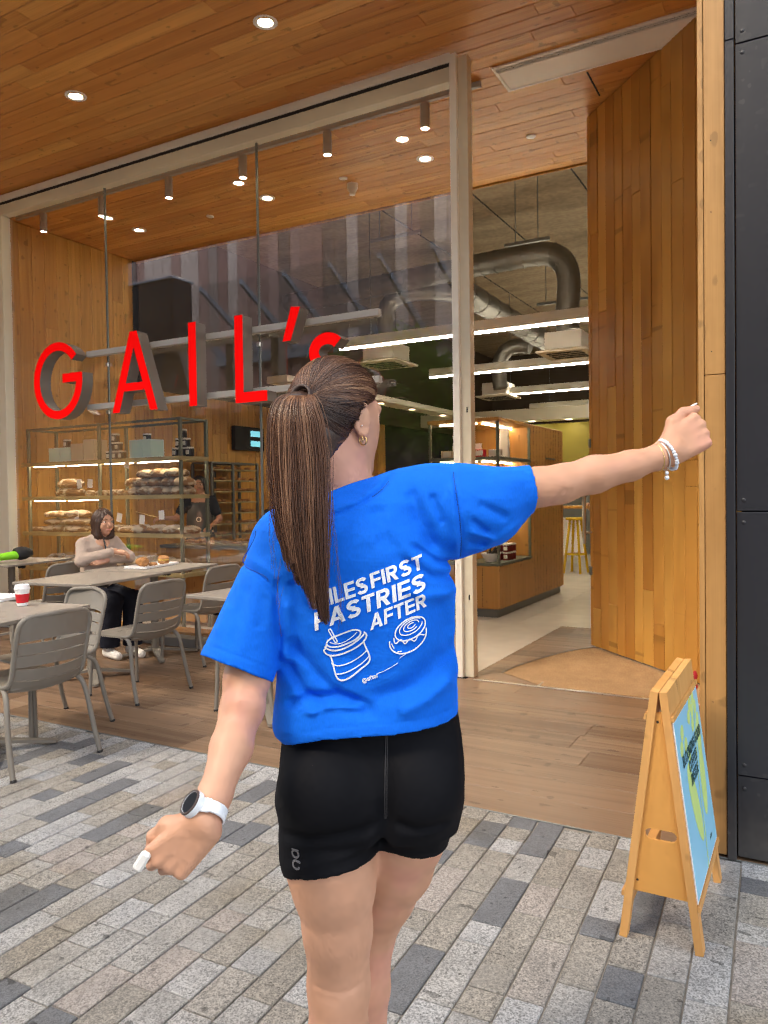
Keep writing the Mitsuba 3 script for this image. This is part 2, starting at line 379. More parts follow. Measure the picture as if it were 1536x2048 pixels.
# ================================================================ lights and fittings of the soffit
RGB1 = [1, .93, .72]
def disc(x, y, z, r, n=20):
    t = np.arange(n) * 2 * np.pi / n
    v = np.vstack([np.stack([x + r * np.cos(t), y + r * np.sin(t), t * 0 + z], 1), [[x, y, z]]])
    i = np.arange(n)
    return trimesh.Trimesh(v, np.stack([(i + 1) % n, i, i * 0 + n], 1), process=False)   # faces down
def lampdisc(name, par, x, y, z, r, s, rgb):
    put(name, disc(x, y, z, r), 'white_paint', par, emitter=lamp(name, rgb, s))
first = True
for yl, tx, zl, S in ((4.47, 'outside the window', 4.8, 15.), (7.066, 'just inside the window', 4.8, 7.)):
    for j, X in enumerate((-1.40, -3.40, -5.39, -7.41)):
        if yl > 6 and j == 0: continue
        k = thing('downlight', f"round recessed warm downlight in the timber soffit {tx}, {['above the entrance', 'nearest the entrance', 'second from the entrance', 'third from the entrance'][j]}", 'light', 'downlights in the timber soffit')
        ring = lathe([(.066, 0), (.088, -.002), (.088, .006), (.066, .01)], 28); ring.apply_translation((X, yl, zl - .004))
        put('trim_ring', ring, 'white_paint', k, smooth=30)
        cone = lathe([(.066, -.004), (.058, -.0005)], 28); cone.apply_translation((X, yl, zl)); put('reflector', cone, 'white_paint', k, smooth=True)
        lampdisc('lamp', k, X, yl, zl - .0065, .055, S, WARM)
t = thing('track_light', 'grey ceiling track with a row of grey cylinder spotlights behind the glass', 'light')
put('track', cb(-8.3, -2.37, 5.97, 6.01, 4.755, 4.797, .003), 'grey_metal', t)
for X in (-7.82, -6.845, -5.842, -4.86, -3.874, -2.881):
    c = lathe([(0, 4.756), (.016, 4.756), (.018, 4.745), (.04, 4.743), (.0405, 4.54), (.036, 4.535), (.034, 4.56)], 20); c.apply_translation((X, 5.99, 0))
    s = put('spotlight', c, 'grey_metal', t, smooth=35)
    lampdisc('lamp', s, X, 5.99, 4.545, .0335, 13., WARM)
g = thing('air_grille', 'long white slotted air conditioning grille in the soffit above the entrance', 'vent')
gx0, gx1, gy0, gy1 = -2.222, -.55, 5.845, 6.245
for a in ((gx0, gx1, gy0, gy0 + .022), (gx0, gx1, gy1 - .022, gy1), (gx0, gx0 + .022, gy0 + .0225, gy1 - .0225)):
    put('frame', cb(a[0], a[1], a[2], a[3], 4.784, 4.7985, .002), 'grille_white', g)
put('dark_slot', bx(gx0 + .023, gx1, gy0 + .0225, gy0 + .1, 4.7955, 4.7985), 'gap_black', g)
for j in range(3):
    put('blade', cb(gx0 + .024, gx1, gy0 + .034 + j * .024, gy0 + .038 + j * .024, 4.785, 4.795, .001), 'grille_white', g)
for j in range(9):
    y0 = gy0 + .1005 + j * .0305
    put('slat', cb(gx0 + .024, gx1, y0, y0 + .0285, 4.788, 4.797, .0035), 'grille_white', g)
put('access_joint', bx(-1.584, -1.572, 6.30, 6.72, 4.7945, 4.7985), 'gap_black', None, label='thin dark access panel joint in the soffit boards beside the door head', cat='joint')
for X, Y, nm in ((-2.324, 7.144, 'small white round sensor on the soffit right of the window post'), (-4.36, 7.045, 'small white round cover plate on the soffit beside the smoke detector'), (-6.325, 7.161, 'small white round sensor on the soffit seen through the middle glass pane')):
    q = lathe([(0, 4.783), (.03, 4.785), (.045, 4.792), (.045, 4.7985)], 24); q.apply_translation((X, Y, 0))
    put('sensor', q, 'white_paint', None, smooth=40, label=nm, cat='sensor')
k = thing('smoke_detector', 'white smoke detector hanging from the soffit behind the window', 'smoke detector')
q = lathe([(0, 4.68), (.03, 4.68), (.034, 4.70), (.03, 4.705), (.04, 4.72), (.058, 4.75), (.06, 4.7985)], 24); q.apply_translation((-4.36, 7.23, 0))
put('body', q, 'white_paint', k, smooth=40)

# timber return wall at the left end of the terrace, just outside the frame (it shows in the glass)
rt = thing('terrace_side_wall', 'vertical oak boards of the terrace side wall, mirrored at the left end of the window', 'wall')
put('core', bx(-8.75, -8.47, 3.2, 5.44, 0, 4.79), 'gap_black', rt)
for yb in np.arange(3.2, 5.4, .18):
    z = 0.012
    for zz in sorted(list(rng.uniform(.5, 4.4, 2))) + [4.79]:
        put('board', cb(-8.47, -8.45 + rng.random() * .003, yb + .002, min(yb + .178, 5.435), z, zz - .001, .003), 'wall_wood', rt, uv=rnd()); z = zz
# ================================================================ soft-blended solids meshed with surface nets
def rc(a, b, ra, rb, k=.02): return ('c', np.asarray(a, float), np.asarray(b, float), ra, rb, k)
def el(c, r, k=.02, R=None): return ('e', np.asarray(c, float), np.asarray(r, float), k, np.eye(3) if R is None else np.asarray(R))
def chain(pts, rad, k=.02): return [rc(pts[i], pts[i + 1], rad[i], rad[i + 1], k) for i in range(len(pts) - 1)]
def loft(rows, n=2.4, k=.02):
    """rows: z, x centre, half width, y centre, half depth"""
    return ('l', np.asarray(rows, float), n, k)
def pdist(q, p):
    if q[0] == 'c':
        _, a, b, ra, rb, _ = q
        ab = b - a; t = np.clip(((p - a) @ ab) / (ab @ ab), 0, 1)
        return np.sqrt((((p - a) - t[:, None] * ab) ** 2).sum(1)) - (ra + (rb - ra) * t)
    if q[0] == 'e':
        _, c, r, _, R = q
        l = (p - c) @ R
        k0 = np.sqrt(((l / r) ** 2).sum(1)); k1 = np.sqrt(((l / r ** 2) ** 2).sum(1))
        return k0 * (k0 - 1) / np.maximum(k1, 1e-6)
    _, rows, n, _ = q
    z = p[:, 2]; f = lambda i: np.interp(z, rows[:, 0], rows[:, i])
    a, b = f(2), f(4)
    u, v = np.abs(p[:, 0] - f(1)) / a, np.abs(p[:, 1] - f(3)) / b
    m = (u ** n + v ** n) ** (1 / n)
    g = np.sqrt((u ** (n - 1) / a) ** 2 + (v ** (n - 1) / b) ** 2) / np.maximum(m, 1e-6) ** (n - 1)
    d = (m - 1) / np.maximum(g, 1e-6)
    d = np.where(m < .3, (m - 1) * np.minimum(a, b), d)
    return np.maximum(d, np.maximum(rows[0, 0] - z, z - rows[-1, 0]))
def smin(a, b, k):
    h = np.maximum(k - np.abs(a - b), 0) / k
    return np.minimum(a, b) - h * h * k * .25
def field(prims, p, margin=None):
    d = np.full(len(p), 1.0)
    for q in prims:
        d = smin(d, pdist(q, p), q[3] if q[0] in 'el' and q[0] == 'e' else q[-1])
    return d
def nets(prims, lo, hi, h, post=None, B=8):
    lo = np.asarray(lo, float); n = np.ceil((np.asarray(hi) - lo) / (h * B)).astype(int)
    G = np.indices(n).reshape(3, -1).T
    cen = lo + (G * B + B / 2) * h
    D = np.stack([pdist(q, cen) for q in prims])
    rad = h * B * .87
    tot = np.minimum(D.min(0), 1)
    c0 = field(prims, cen)
    if post: c0 = post(cen, c0)
    act = np.abs(c0) < rad * 1.7 + .012
    vol = np.where(np.repeat(np.repeat(np.repeat(c0.reshape(n), B, 0), B, 1), B, 2) < 0, -.05, .05).astype(np.float32)
    ia = np.nonzero(act)[0]
    off = np.indices((B, B, B)).reshape(3, -1).T
    P = (lo + ((G[ia] * B)[:, None, :] + off[None]) * h)
    val = np.full(P.shape[:2], 1.0)
    for i, q in enumerate(prims):
        s = np.nonzero(D[i, ia] < rad * 2.1 + .05 + .25 * (q[0] == 'e'))[0]
        if len(s):
            k = q[3] if q[0] == 'e' else q[-1]
            dd = pdist(q, P[s].reshape(-1, 3)).reshape(len(s), -1)
            val[s] = smin(val[s], dd, k)
    if post: val = post(P.reshape(-1, 3), val.reshape(-1)).reshape(val.shape)
    V6 = vol.reshape(n[0], B, n[1], B, n[2], B)
    g = G[ia]
    V6[g[:, 0], :, g[:, 1], :, g[:, 2], :] = val.reshape(-1, B, B, B).astype(np.float32)
    v = vol
    s = v < 0
    sm = np.zeros(tuple(np.array(v.shape) - 1), np.uint8)
    for a, b, c in np.ndindex(2, 2, 2):
        sm += s[a:v.shape[0] - 1 + a, b:v.shape[1] - 1 + b, c:v.shape[2] - 1 + c]
    cells = np.stack(np.nonzero((sm > 0) & (sm < 8)), 1)
    idx = np.full(sm.shape, -1, np.int32); idx[tuple(cells.T)] = np.arange(len(cells))
    acc, cnt = np.zeros((len(cells), 3)), np.zeros(len(cells))
    cor = np.array(list(np.ndindex(2, 2, 2)))
    cv = np.stack([v[tuple((cells + c).T)] for c in cor], 1).astype(float)
    for i in range(8):
        for ax in range(3):
            if cor[i][ax] == 0:
                j = int(i + (4, 2, 1)[ax])
                a, b = cv[:, i], cv[:, j]; m = (a < 0) != (b < 0)
                t = a[m] / (a[m] - b[m])
                p = np.tile(cor[i].astype(float), (m.sum(), 1)); p[:, ax] += t
                acc[m] += p; cnt[m] += 1
    vert = lo + (cells + acc / np.maximum(cnt, 1)[:, None]) * h
    faces = []
    for ax in range(3):
        a1, a2 = [(1, 2), (2, 0), (0, 1)][ax]
        sl0 = [slice(None)] * 3; sl1 = [slice(None)] * 3
        sl0[ax] = slice(0, v.shape[ax] - 1); sl1[ax] = slice(1, v.shape[ax])
        e = np.stack(np.nonzero(s[tuple(sl0)] != s[tuple(sl1)]), 1)
        e = e[(e[:, a1] > 0) & (e[:, a2] > 0) & (e[:, a1] < v.shape[a1] - 1) & (e[:, a2] < v.shape[a2] - 1)]
        q = []
        for d1, d2 in ((0, 0), (-1, 0), (-1, -1), (0, -1)):
            c = e.copy(); c[:, a1] += d1; c[:, a2] += d2; q.append(idx[tuple(c.T)])
        q = np.stack(q, 1); ok = (q >= 0).all(1)
        q, e = q[ok], e[ok]
        fl = ~s[tuple(e.T)]
        q[fl] = q[fl][:, ::-1]
        faces.append(q)
    q = np.vstack(faces)
    return trimesh.Trimesh(vert, np.vstack([q[:, [0, 1, 2]], q[:, [0, 2, 3]]]), process=False)
def seg_d(p, pts):
    """distance of 2D points to a polyline, and the parameter along it"""
    best, par = np.full(len(p), 9.0), np.zeros(len(p))
    pts = np.asarray(pts, float); m = len(pts) - 1
    for i in range(m):
        ab = pts[i + 1] - pts[i]; t = np.clip(((p - pts[i]) @ ab) / (ab @ ab), 0, 1)
        d = np.sqrt((((p - pts[i]) - t[:, None] * ab) ** 2).sum(1))
        u = d < best; best[u] = d[u]; par[u] = (i + t[u]) / m
    return best, par
def hand_prims(Wp, xd, dors, side, flex, s=1.0, thumb=None, k=.0018):
    """a right (side=1) or left (side=-1) hand: wrist, direction of the knuckles, direction of the back of the hand"""
    xd = np.asarray(xd, float); xd /= np.linalg.norm(xd)
    dors = np.asarray(dors, float); dors -= xd * (dors @ xd); dors /= np.linalg.norm(dors)
    yd = np.cross(xd, dors) * -side          # thumb side
    P = lambda x, y, z: np.asarray(Wp) + s * (x * xd + y * yd + z * dors)
    out, tips = [], []
    my = (.030, .0105, -.0095, -.028); mx = (.088, .091, .085, .077)
    Ls = ((.042, .026, .020), (.046, .029, .021), (.042, .027, .021), (.034, .020, .018))
    Rr = (.0089, .0091, .0087, .0078)
    for i in range(4):
        out.append(rc(P(.004, my[i] * .55, -.004), P(mx[i], my[i], -.003), .0165 * s, .0108 * s, .010))
    out.append(rc(P(.02, -.015, -.012), P(.07, -.024, -.014), .014 * s, .012 * s, .012))
    for i in range(4):
        x, z, a = mx[i], -.003, 0.0
        y = my[i]
        for j in range(3):
            a += math.radians(flex[i][j])
            x2, z2 = x + Ls[i][j] * math.cos(a), z - Ls[i][j] * math.sin(a)
            y2 = y - my[i] * .10
            r0 = Rr[i] * (1, .93, .85)[j]; r1 = Rr[i] * (.95, .87, .74)[j]
            out.append(rc(P(x, y, z), P(x2, y2, z2), r0 * s * (1.1 if j == 0 else 1), r1 * s, k))
            x, y, z = x2, y2, z2
        tips.append(P(x, y, z))
    th = thumb or ((.018, .022, -.010), (.048, .043, -.012), (.082, .046, -.014), (.108, .040, -.016))
    rr = (.016, .0125, .0108, .0085)
    for j in range(3): out.append(rc(P(*th[j]), P(*th[j + 1]), rr[j] * s, rr[j + 1] * s, .010 if j == 0 else .005))
    out.append(rc(P(.03, .012, -.012), P(*th[1]), .014 * s, .011 * s, .014))
    return out, P, tips, yd
# ================================================================ the woman in the blue T-shirt, seen from behind
# local frame: x to her right, y ahead, z up
WO = np.array([-math.sin(YAW), math.cos(YAW), 0]) * 1.55
MW = mat4(np.column_stack([[math.cos(YAW), math.sin(YAW), 0], [-math.sin(YAW), math.cos(YAW), 0], [0, 0, 1]]), WO)
TWM = TW(MW)
def skinfn(p, n, uv):
    a = mikit.fbm(p.x * 9, p.y * 9, p.z * 9); b = mikit.noise(p.x * 60, p.y * 60, p.z * 60)
    c = mikit.mix((.46, .238, .143), (.565, .318, .21), a)
    c = mikit.mix(c, mi.Color3f(.56, .27, .20), mikit.smoothstep(.5, .8, mikit.fbm(p.x * 11 + 3, p.y * 11, p.z * 8)) * .75)
    return c * (.95 + .08 * b)
procm('skin', skinfn, 0.46, 0.42, bump=(lambda p, n, uv: mikit.fbm(p.x * 170, p.y * 170, p.z * 170, 2), .0011), eps=2e-3)
def cloth(c0, c1, f=700.):
    def fn(p, n, uv):
        return mikit.mix(c0, c1, .5 * mikit.noise(p.x * f, p.y * f, p.z * 140.) + .5 * mikit.fbm(p.x * 18, p.y * 18, p.z * 18))
    return fn
procm('blue_cotton', cloth((.002, .105, .60), (.003, .148, .78)), 0.85, 0.2, bump=(lambda p, n, uv: mikit.noise(p.x * 150, p.y * 150, p.z * 330) + 1.5 * mikit.noise(p.x * 45, p.y * 45, p.z * 90), .0007), eps=1.2e-3, sheen=0.25)
procm('black_lycra', cloth((.004, .0043, .006), (.0065, .007, .0095)), 0.72, 0.10)
flat('print_white', (.70, .74, .80), .7)
flat('logo_grey', (.10, .10, .11), .4)
flat('nail_white', (.80, .78, .76), .25)
flat('gold', (.85, .62, .25), .25, 1.0)
flat('silver', (.80, .79, .77), .22, 1.0)
flat('pearl', (.66, .72, .80), .2, 0.0, .8)
flat('watch_white', (.70, .74, .78), .45)
flat('watch_glass', (.005, .006, .009), .4, 0, .04)
flat('thread', (.02, .02, .024), .6)
flat('tie_brown', (.05, .03, .025), .6)
scene['hair'] = {'type': 'twosided', 'b': {'type': 'principled', 'base_color': {'type': 'mesh_attribute', 'name': 'vertex_color'}, 'roughness': .36, 'specular': .55}}
me = thing('person', 'woman in bright blue printed T-shirt and black shorts seen from behind, right arm stretched out', 'person')
# ---- lower body and legs
low = [
    loft([(.64, -.035, .15, .01, .08), (.70, -.035, .172, .005, .098), (.76, -.037, .182, .0, .11), (.80, -.037, .187, 0, .112), (.845, -.034, .187, 0, .108), (.885, -.032, .183, .004, .098), (.925, -.031, .179, .008, .09), (1.0, -.034, .172, .012, .086), (1.1, -.036, .16, .015, .085)], 2.2, .03),
]
low[0] = loft([(.745, -.036, .172, .0, .095), (.77, -.037, .176, .0, .103), (.80, -.037, .182, 0, .107), (.845, -.034, .183, 0, .105), (.885, -.032, .183, .004, .098), (.925, -.031, .179, .008, .09), (1.0, -.034, .172, .012, .086), (1.1, -.036, .16, .015, .085)], 2.2, .025)
low += [el((-.122, -.052, .845), (.087, .085, .094), .025), el((.058, -.040, .845), (.085, .085, .094), .025)]
legL = [rc((-.120, .0, .80), (-.120, -.012, .70), .101, .0905, .02), rc((-.121, -.012, .70), (-.112, -.014, .64), .0915, .0825, .02), rc((-.112, -.014, .64), (-.106, -.008, .54), .0815, .0675, .02),
        rc((-.106, -.008, .54), (-.106, 0, .42), .0675, .061, .02), rc((-.106, 0, .42), (-.108, -.008, .31), .061, .060, .02), rc((-.108, -.008, .31), (-.106, -.002, .10), .060, .036, .02)]
legR = [rc((.052, .03, .80), (.030, .07, .70), .099, .088, .02), rc((.030, .07, .70), (.016, .095, .62), .088, .077, .02), rc((.016, .095, .62), (-.010, .125, .54), .076, .064, .02),
        rc((-.010, .125, .54), (-.047, .165, .42), .064, .053, .02), rc((-.047, .165, .42), (-.056, .175, .30), .054, .052, .02), rc((-.056, .175, .30), (-.05, .205, .10), .052, .034, .02)]
feet = [rc((-.106, -.02, .05), (-.106, .13, .028), .038, .030, .02), rc((-.106, -.03, .04), (-.106, .02, .05), .034, .036, .02),
        rc((-.05, .185, .05), (-.05, .335, .028), .038, .030, .02), rc((-.05, .175, .04), (-.05, .225, .05), .034, .036, .02)]
up = [loft([(1.0, -.034, .155, .0, .078), (1.1, -.036, .145, 0, .078), (1.2, -.04, .15, 0, .085), (1.3, -.045, .15, 0, .085), (1.36, -.05, .11, 0, .06)], 2.2, .03),
      rc((-.085, .012, 1.36), (-.088, .02, 1.50), .062, .054, .03), rc((-.08, .01, 1.385), (-.195, .0, 1.33), .05, .045, .03), rc((-.07, .01, 1.395), (.09, .0, 1.40), .05, .048, .03)]
armR = chain([(.09, .0, 1.40), (.20, .0, 1.42), (.315, .004, 1.431), (.365, .012, 1.4385), (.43, .022, 1.455), (.51, .038, 1.4725), (.572, .05, 1.490), (.600, .054, 1.505)], [.05, .044, .0385, .037, .037, .0298, .0245, .0238], .014)
armR += [el((.352, -.006, 1.432), (.03, .028, .032), .02)]
armL = chain([(-.195, 0, 1.33), (-.245, -.045, 1.19), (-.268, -.078, 1.07), (-.276, -.10, 1.015), (-.283, -.165, .965), (-.299, -.235, .905), (-.307, -.268, .876)], [.05, .046, .0425, .0385, .0365, .0275, .0245], .016)
armL += [el((-.262, -.122, 1.03), (.034, .03, .034), .02)]
FR = ((62, 88, 50), (70, 92, 50), (74, 92, 50), (80, 90, 50))
hR, PR, tR, yR = hand_prims((.594, .054, 1.500), (.84, .03, .54), (-.10, -1, .16), 1, FR, 1.0, thumb=((.022, .024, -.008), (.050, .046, -.010), (.082, .052, -.016), (.110, .044, -.020)))
hL, PL, tL, yL = hand_prims((-.306, -.275, .870), (-.74, -.08, -.67), (.05, -1, .10), -1, ((50, 80, 50), (52, 84, 50), (54, 86, 50), (58, 84, 50)), 1.06, thumb=((.020, .022, -.012), (.050, .040, -.018), (.080, .042, -.024), (.100, .030, -.032)))
hy = math.radians(40)
HF, HR, HU = np.array([math.sin(hy), math.cos(hy), 0]), np.array([math.cos(hy), -math.sin(hy), 0]), np.array([0, 0, 1.0])
HC = np.array([-.096, .025, 1.588])
Hd = np.column_stack([HR, HF, HU])
hp = lambda r, f, u: HC + HR * r + HF * f + HU * u
head = [el(HC, (.0755, .096, .1), .03, Hd), el(hp(0, .03, -.045), (.062, .068, .075), .03, Hd), rc(hp(0, .062, -.108), hp(0, .045, -.085), .022, .035, .03),
        rc(hp(.05, .0, -.075), hp(.012, .075, -.113), .017, .014, .025), rc(hp(-.05, .0, -.075), hp(-.012, .075, -.113), .017, .014, .025),
        rc(hp(0, .094, -.005), hp(0, .113, -.043), .008, .012, .012), el(hp(0, .100, -.052), (.018, .013, .009), .01, Hd),
        el(hp(0, .092, -.079), (.024, .012, .006), .008, Hd), el(hp(0, .089, -.088), (.02, .012, .007), .008, Hd),
        rc(hp(-.04, .082, .012), hp(.04, .082, .012), .010, .010, .015),
        rc(hp(0, -.06, -.06), (-.088, .01, 1.46), .05, .052, .03)]
for sd in (1, -1):
    Re = np.column_stack([HR * .86 - HF * .5 * sd * sd * 0 + HF * (-.5) * 1.0 if sd > 0 else HR * .86 + HF * .5, HF, HU])
    nrm = (HR * sd * .80 - HF * .6); nrm /= np.linalg.norm(nrm)
    tang = np.cross(HU, nrm); Re = np.column_stack([nrm, tang, HU])
    c = hp(.083 * sd, -.010, -.022)
    head += [el(c, (.0065, .017, .031), .006, Re)]
    ts = np.linspace(-2.2, 2.0, 9)
    rim = [c + nrm * .004 + tang * sd * (-.0165) * math.cos(t) * (1 if math.cos(t) > 0 else .7) + HU * (.030 * math.sin(t) + .002) for t in ts]
    head += chain(rim, [.0042] * 9, .004)
    head += [el(c + HU * -.027 + nrm * .001, (.006, .009, .012), .006, Re)]
body_pr = low + legL + legR + feet + up + armR + armL + head
def grooves(p):
    x, y, z = p.T
    dc, t = seg_d(p[:, [0, 2]], [(-.004, .955), (-.005, .86), (-.006, .79), (-.015, .74)])
    o = np.where(y < 0, (.002 + .016 * mikit_s(.93, .80, z)) * np.exp(-(dc / .017) ** 2) * mikit_s(.70, .76, z), 0)
    for ln, w, a in (([(-.215, .757), (-.13, .775), (-.05, .784), (-.018, .800)], .013, .0095), ([(.01, .800), (.05, .786), (.12, .790)], .013, .0095)):
        dd, t = seg_d(p[:, [0, 2]], ln)
        o = o + np.where(y < .03, a * np.exp(-(dd / w) ** 2) * np.minimum(1, 6 * t * (1 - t) + .25), 0)
    return o
def mikit_s(a, b, x):
    t = np.clip((x - a) / (b - a), 0, 1); return t * t * (3 - 2 * t)
def skin_post(p, d):
    hip = (p[:, 0] > -.24) & (p[:, 0] < .22) & (p[:, 2] > .68) & (p[:, 2] < .97)
    d = d + np.where(hip, .006 * np.clip((p[:, 2] - .68) / .04, 0, 1), 0)
    d = d + np.where(hip, grooves(p), 0)
    # knee hollows, elbow creases
    for c, r, a in (((-.112, -.066, .45), .032, .005), ((-.05, .11, .47), .03, .005)):
        q = ((p - c) ** 2).sum(1); d = d + a * np.exp(-q / r ** 2)
    for c, w, a, ln in (((-.092, .398), .006, .0026, [(-.15, .447), (-.10, .441), (-.06, .450)]), ((0, 0), .006, .002, [(-.145, .432), (-.11, .428)])):
        dd, _ = seg_d(p[:, [0, 2]], ln); d = d + np.where(p[:, 1] < 0, a * np.exp(-(dd / w) ** 2), 0)
    for ln, w, a, ylim in (([(-.262, 1.058), (-.248, 1.053), (-.234, 1.044)], .004, .0024, -.05), ([(-.258, 1.069), (-.245, 1.068), (-.236, 1.062)], .004, .0022, -.05), ([(.330, 1.399), (.345, 1.410), (.356, 1.424)], .004, .0035, .0), ([(.350, 1.402), (.362, 1.413), (.368, 1.424)], .004, .003, .0)):
        dd, _ = seg_d(p[:, [0, 2]], ln); d = d + np.where(p[:, 1] < ylim, a * np.exp(-(dd / w) ** 2), 0)
    # pads of the elbow
    d = d - .003 * np.exp(-((p - (.335, -.02, 1.408)) ** 2).sum(1) / .015 ** 2)
    dn = seg_d(p[:, [0, 2]], [(-.008, .96), (-.006, .80), (-.018, .70)])[0]
    return d
def shift(pr, lo): return pr
skin = nets(body_pr, (-.40, -.30, .0), (.66, .42, 1.72), .0037, skin_post)
handR = nets(hR + [armR[5], armR[6]], (.53, -.01, 1.44), (.74, .16, 1.65), .0019)
handL = nets(hL + [armL[4], armL[5]], (-.47, -.38, .72), (-.25, -.2, .93), .0019)
arm_cut = lambda m, c, n: m.slice_plane(c, n)
skin = arm_cut(skin, (.585, .052, 1.497), (-.84, 0, -.54)) if False else skin
put('body', cat(skin, handR, handL), 'skin', me, smooth=True, M=TWM)
# nails
for i, tp in enumerate(tR): pass
nr = PR(.124, .046, -.006)
q = trimesh.creation.icosphere(subdivisions=2); q.vertices *= [.010, .006, .0028]
xd = np.array([.84, .03, .54]); xd /= np.linalg.norm(xd)
xd2 = xd * .97 + yR * -.05; xd2 /= np.linalg.norm(xd2); up2 = yR - xd2 * (yR @ xd2); up2 /= np.linalg.norm(up2)
q.apply_transform(mat4(np.column_stack([xd2, np.cross(up2, xd2), up2]), PR(.1095, .0530, -.0185)))
put('thumb_nail', q, 'nail_white', me, smooth=True, M=TWM)
for sd in (-1, 1):
    q = trimesh.creation.icosphere(subdivisions=2, radius=.0115); q.apply_translation(hp(.031 * sd, .080, -.008)); ey = put('eye', q, 'white_paint', me, smooth=True, M=TWM)
    q = trimesh.creation.icosphere(subdivisions=2, radius=.006); q.apply_translation(hp(.031 * sd, .0865, -.008)); put('iris', q, 'watch_glass', ey, smooth=True, M=TWM)
# ---- shoes (below the frame)
for c in ((-.106, -.03), (-.05, .175)):
    sh = nets([rc((c[0], c[1], .045), (c[0], c[1] + .17, .034), .047, .038, .02), rc((c[0], c[1] - .01, .05), (c[0], c[1], .075), .042, .046, .02)], (c[0] - .07, c[1] - .08, -.02), (c[0] + .07, c[1] + .24, .14), .006, lambda p, d: np.maximum(d, np.maximum(.004 - p[:, 2], p[:, 2] - .085)))
    put('shoe', sh, 'watch_white', me, smooth=True, M=TWM)
# ---- shorts
sh_pr = low + legL[:3] + legR[:3]
def shorts_post(p, d):
    x, y, z = p.T
    d = d - .0045
    # cleft, gluteal folds, hem bands, creases at the thigh
    d = d + grooves(p)
    for ln, w, a in (([(-.21, .712), (-.12, .738), (-.04, .748)], .008, .003), ([(-.205, .680), (-.12, .718), (-.05, .726)], .006, .0022),
                     ([(-.2, .728), (-.15, .742), (-.10, .750)], .007, .003), ([(.0, .745), (.06, .736), (.10, .732)], .009, .003), ([(.0, .715), (.05, .712), (.09, .708)], .006, .002), ([(-.195, .667), (-.17, .692), (-.11, .711), (-.03, .717)], .0035, .0016), ([(-.01, .706), (.04, .695), (.10, .692)], .0035, .0016)):
        dd, t = seg_d(p[:, [0, 2]], ln)
        d = d + np.where(y < .03, a * np.exp(-(dd / w) ** 2) * np.minimum(1, 6 * t * (1 - t) + .25), 0)
    for ln in ([(-.215, .744), (-.13, .760), (-.05, .769)], [(.01, .785), (.05, .771), (.12, .775)]):
        dd, t = seg_d(p[:, [0, 2]], ln); d = d - np.where(y < .03, .0012 * np.exp(-(dd / .011) ** 2), 0)
    for ln in ([(-.198, .965), (-.213, .90), (-.222, .83), (-.222, .77)], [(.14, .98), (.148, .90), (.15, .83)]):
        dd, t = seg_d(p[:, [0, 2]], ln); d = d + np.where(y < .02, .0016 * np.exp(-(dd / .004) ** 2), 0)
    left = x < -.018 + .02 * (z < .7)
    fb = np.interp(x, [-.13, -.06], [.654, .706])
    hem = np.where(left, fb + (np.interp(x, [-.2, -.17, -.11, -.03], [.672, .685, .697, .706]) - fb) * np.clip(-y / .065, 0, 1), np.interp(x, [-.02, .01, .05, .11], [.706, .703, .692, .681]) + .06 * y)
    d = np.maximum(d, hem - z)
    return np.maximum(d, z - 1.0)
def mikit_s(a, b, x):
    t = np.clip((x - a) / (b - a), 0, 1); return t * t * (3 - 2 * t)
shm = nets(sh_pr, (-.26, -.18, .62), (.19, .20, 1.02), .0036, shorts_post)
so = put('shorts', shm, 'black_lycra', me, smooth=True, M=TWM, label='black tight cycling shorts')
def backmap(m, lim=-.15):
    n = m.vertex_normals; ok = n[:, 1] < lim
    v = m.vertices[ok]
    return LinearNDInterpolator(v[:, [0, 2]], v[:, 1])
def drape(poly, bm, off=.0012, th=.0012, step=.006):
    """a flat print laid on the back of a garment"""
    out = []
    for g in getattr(poly, 'geoms', [poly]):
        if g.is_empty: continue
        m = trimesh.creation.extrude_polygon(g, th, engine='earcut')
        v, f = trimesh.remesh.subdivide_to_size(m.vertices, m.faces, step, max_iter=12)
        y = bm(v[:, :2]); good = ~np.isnan(y)
        y = np.where(good, y, np.nanmean(y))
        out.append(trimesh.Trimesh(np.column_stack([v[:, 0], y - off - (v[:, 2]), v[:, 1]]), f[:, ::-1], process=False))
    return cat(*out)
bms = backmap(shm)
ring = lambda x, z, r, w: Point(x, z).buffer(r + w / 2, 12).difference(Point(x, z).buffer(r - w / 2, 12))
def arcp(x, z, r, a0, a1, w): return LineString([(x + r * math.cos(t), z + r * math.sin(t)) for t in np.radians(np.linspace(a0, a1, 14))]).buffer(w / 2)
lg = unary_union([ring(-.1795, .7325, .0066, .0034), LineString([(-.1857, .7405), (-.174, .7405)]).buffer(.0016), arcp(-.1775, .7140, .0070, 100, 330, .0035), LineString([(-.1788, .7208), (-.1705, .7198)]).buffer(.0018)])
put('logo', drape(lg, bms), 'logo_grey', so, M=TWM)
def seam(pts, bm, r, par, bs='thread', n=40):
    c = spline([(a, 0, b) for a, b in pts], n); c[:, 1] = bm(c[:, [0, 2]]); c = c[~np.isnan(c[:, 1])]
    c[:, 1] -= r * .35
    put('seam', tube(c, r, 5), bs, par, smooth=True, M=TWM)
seam([(-.002, .968), (-.0045, .90), (-.006, .84), (-.006, .80)], bms, .0016, so)
seam([(.0015, .968), (-.001, .90), (-.002, .84), (-.003, .80)], bms, .0011, so)
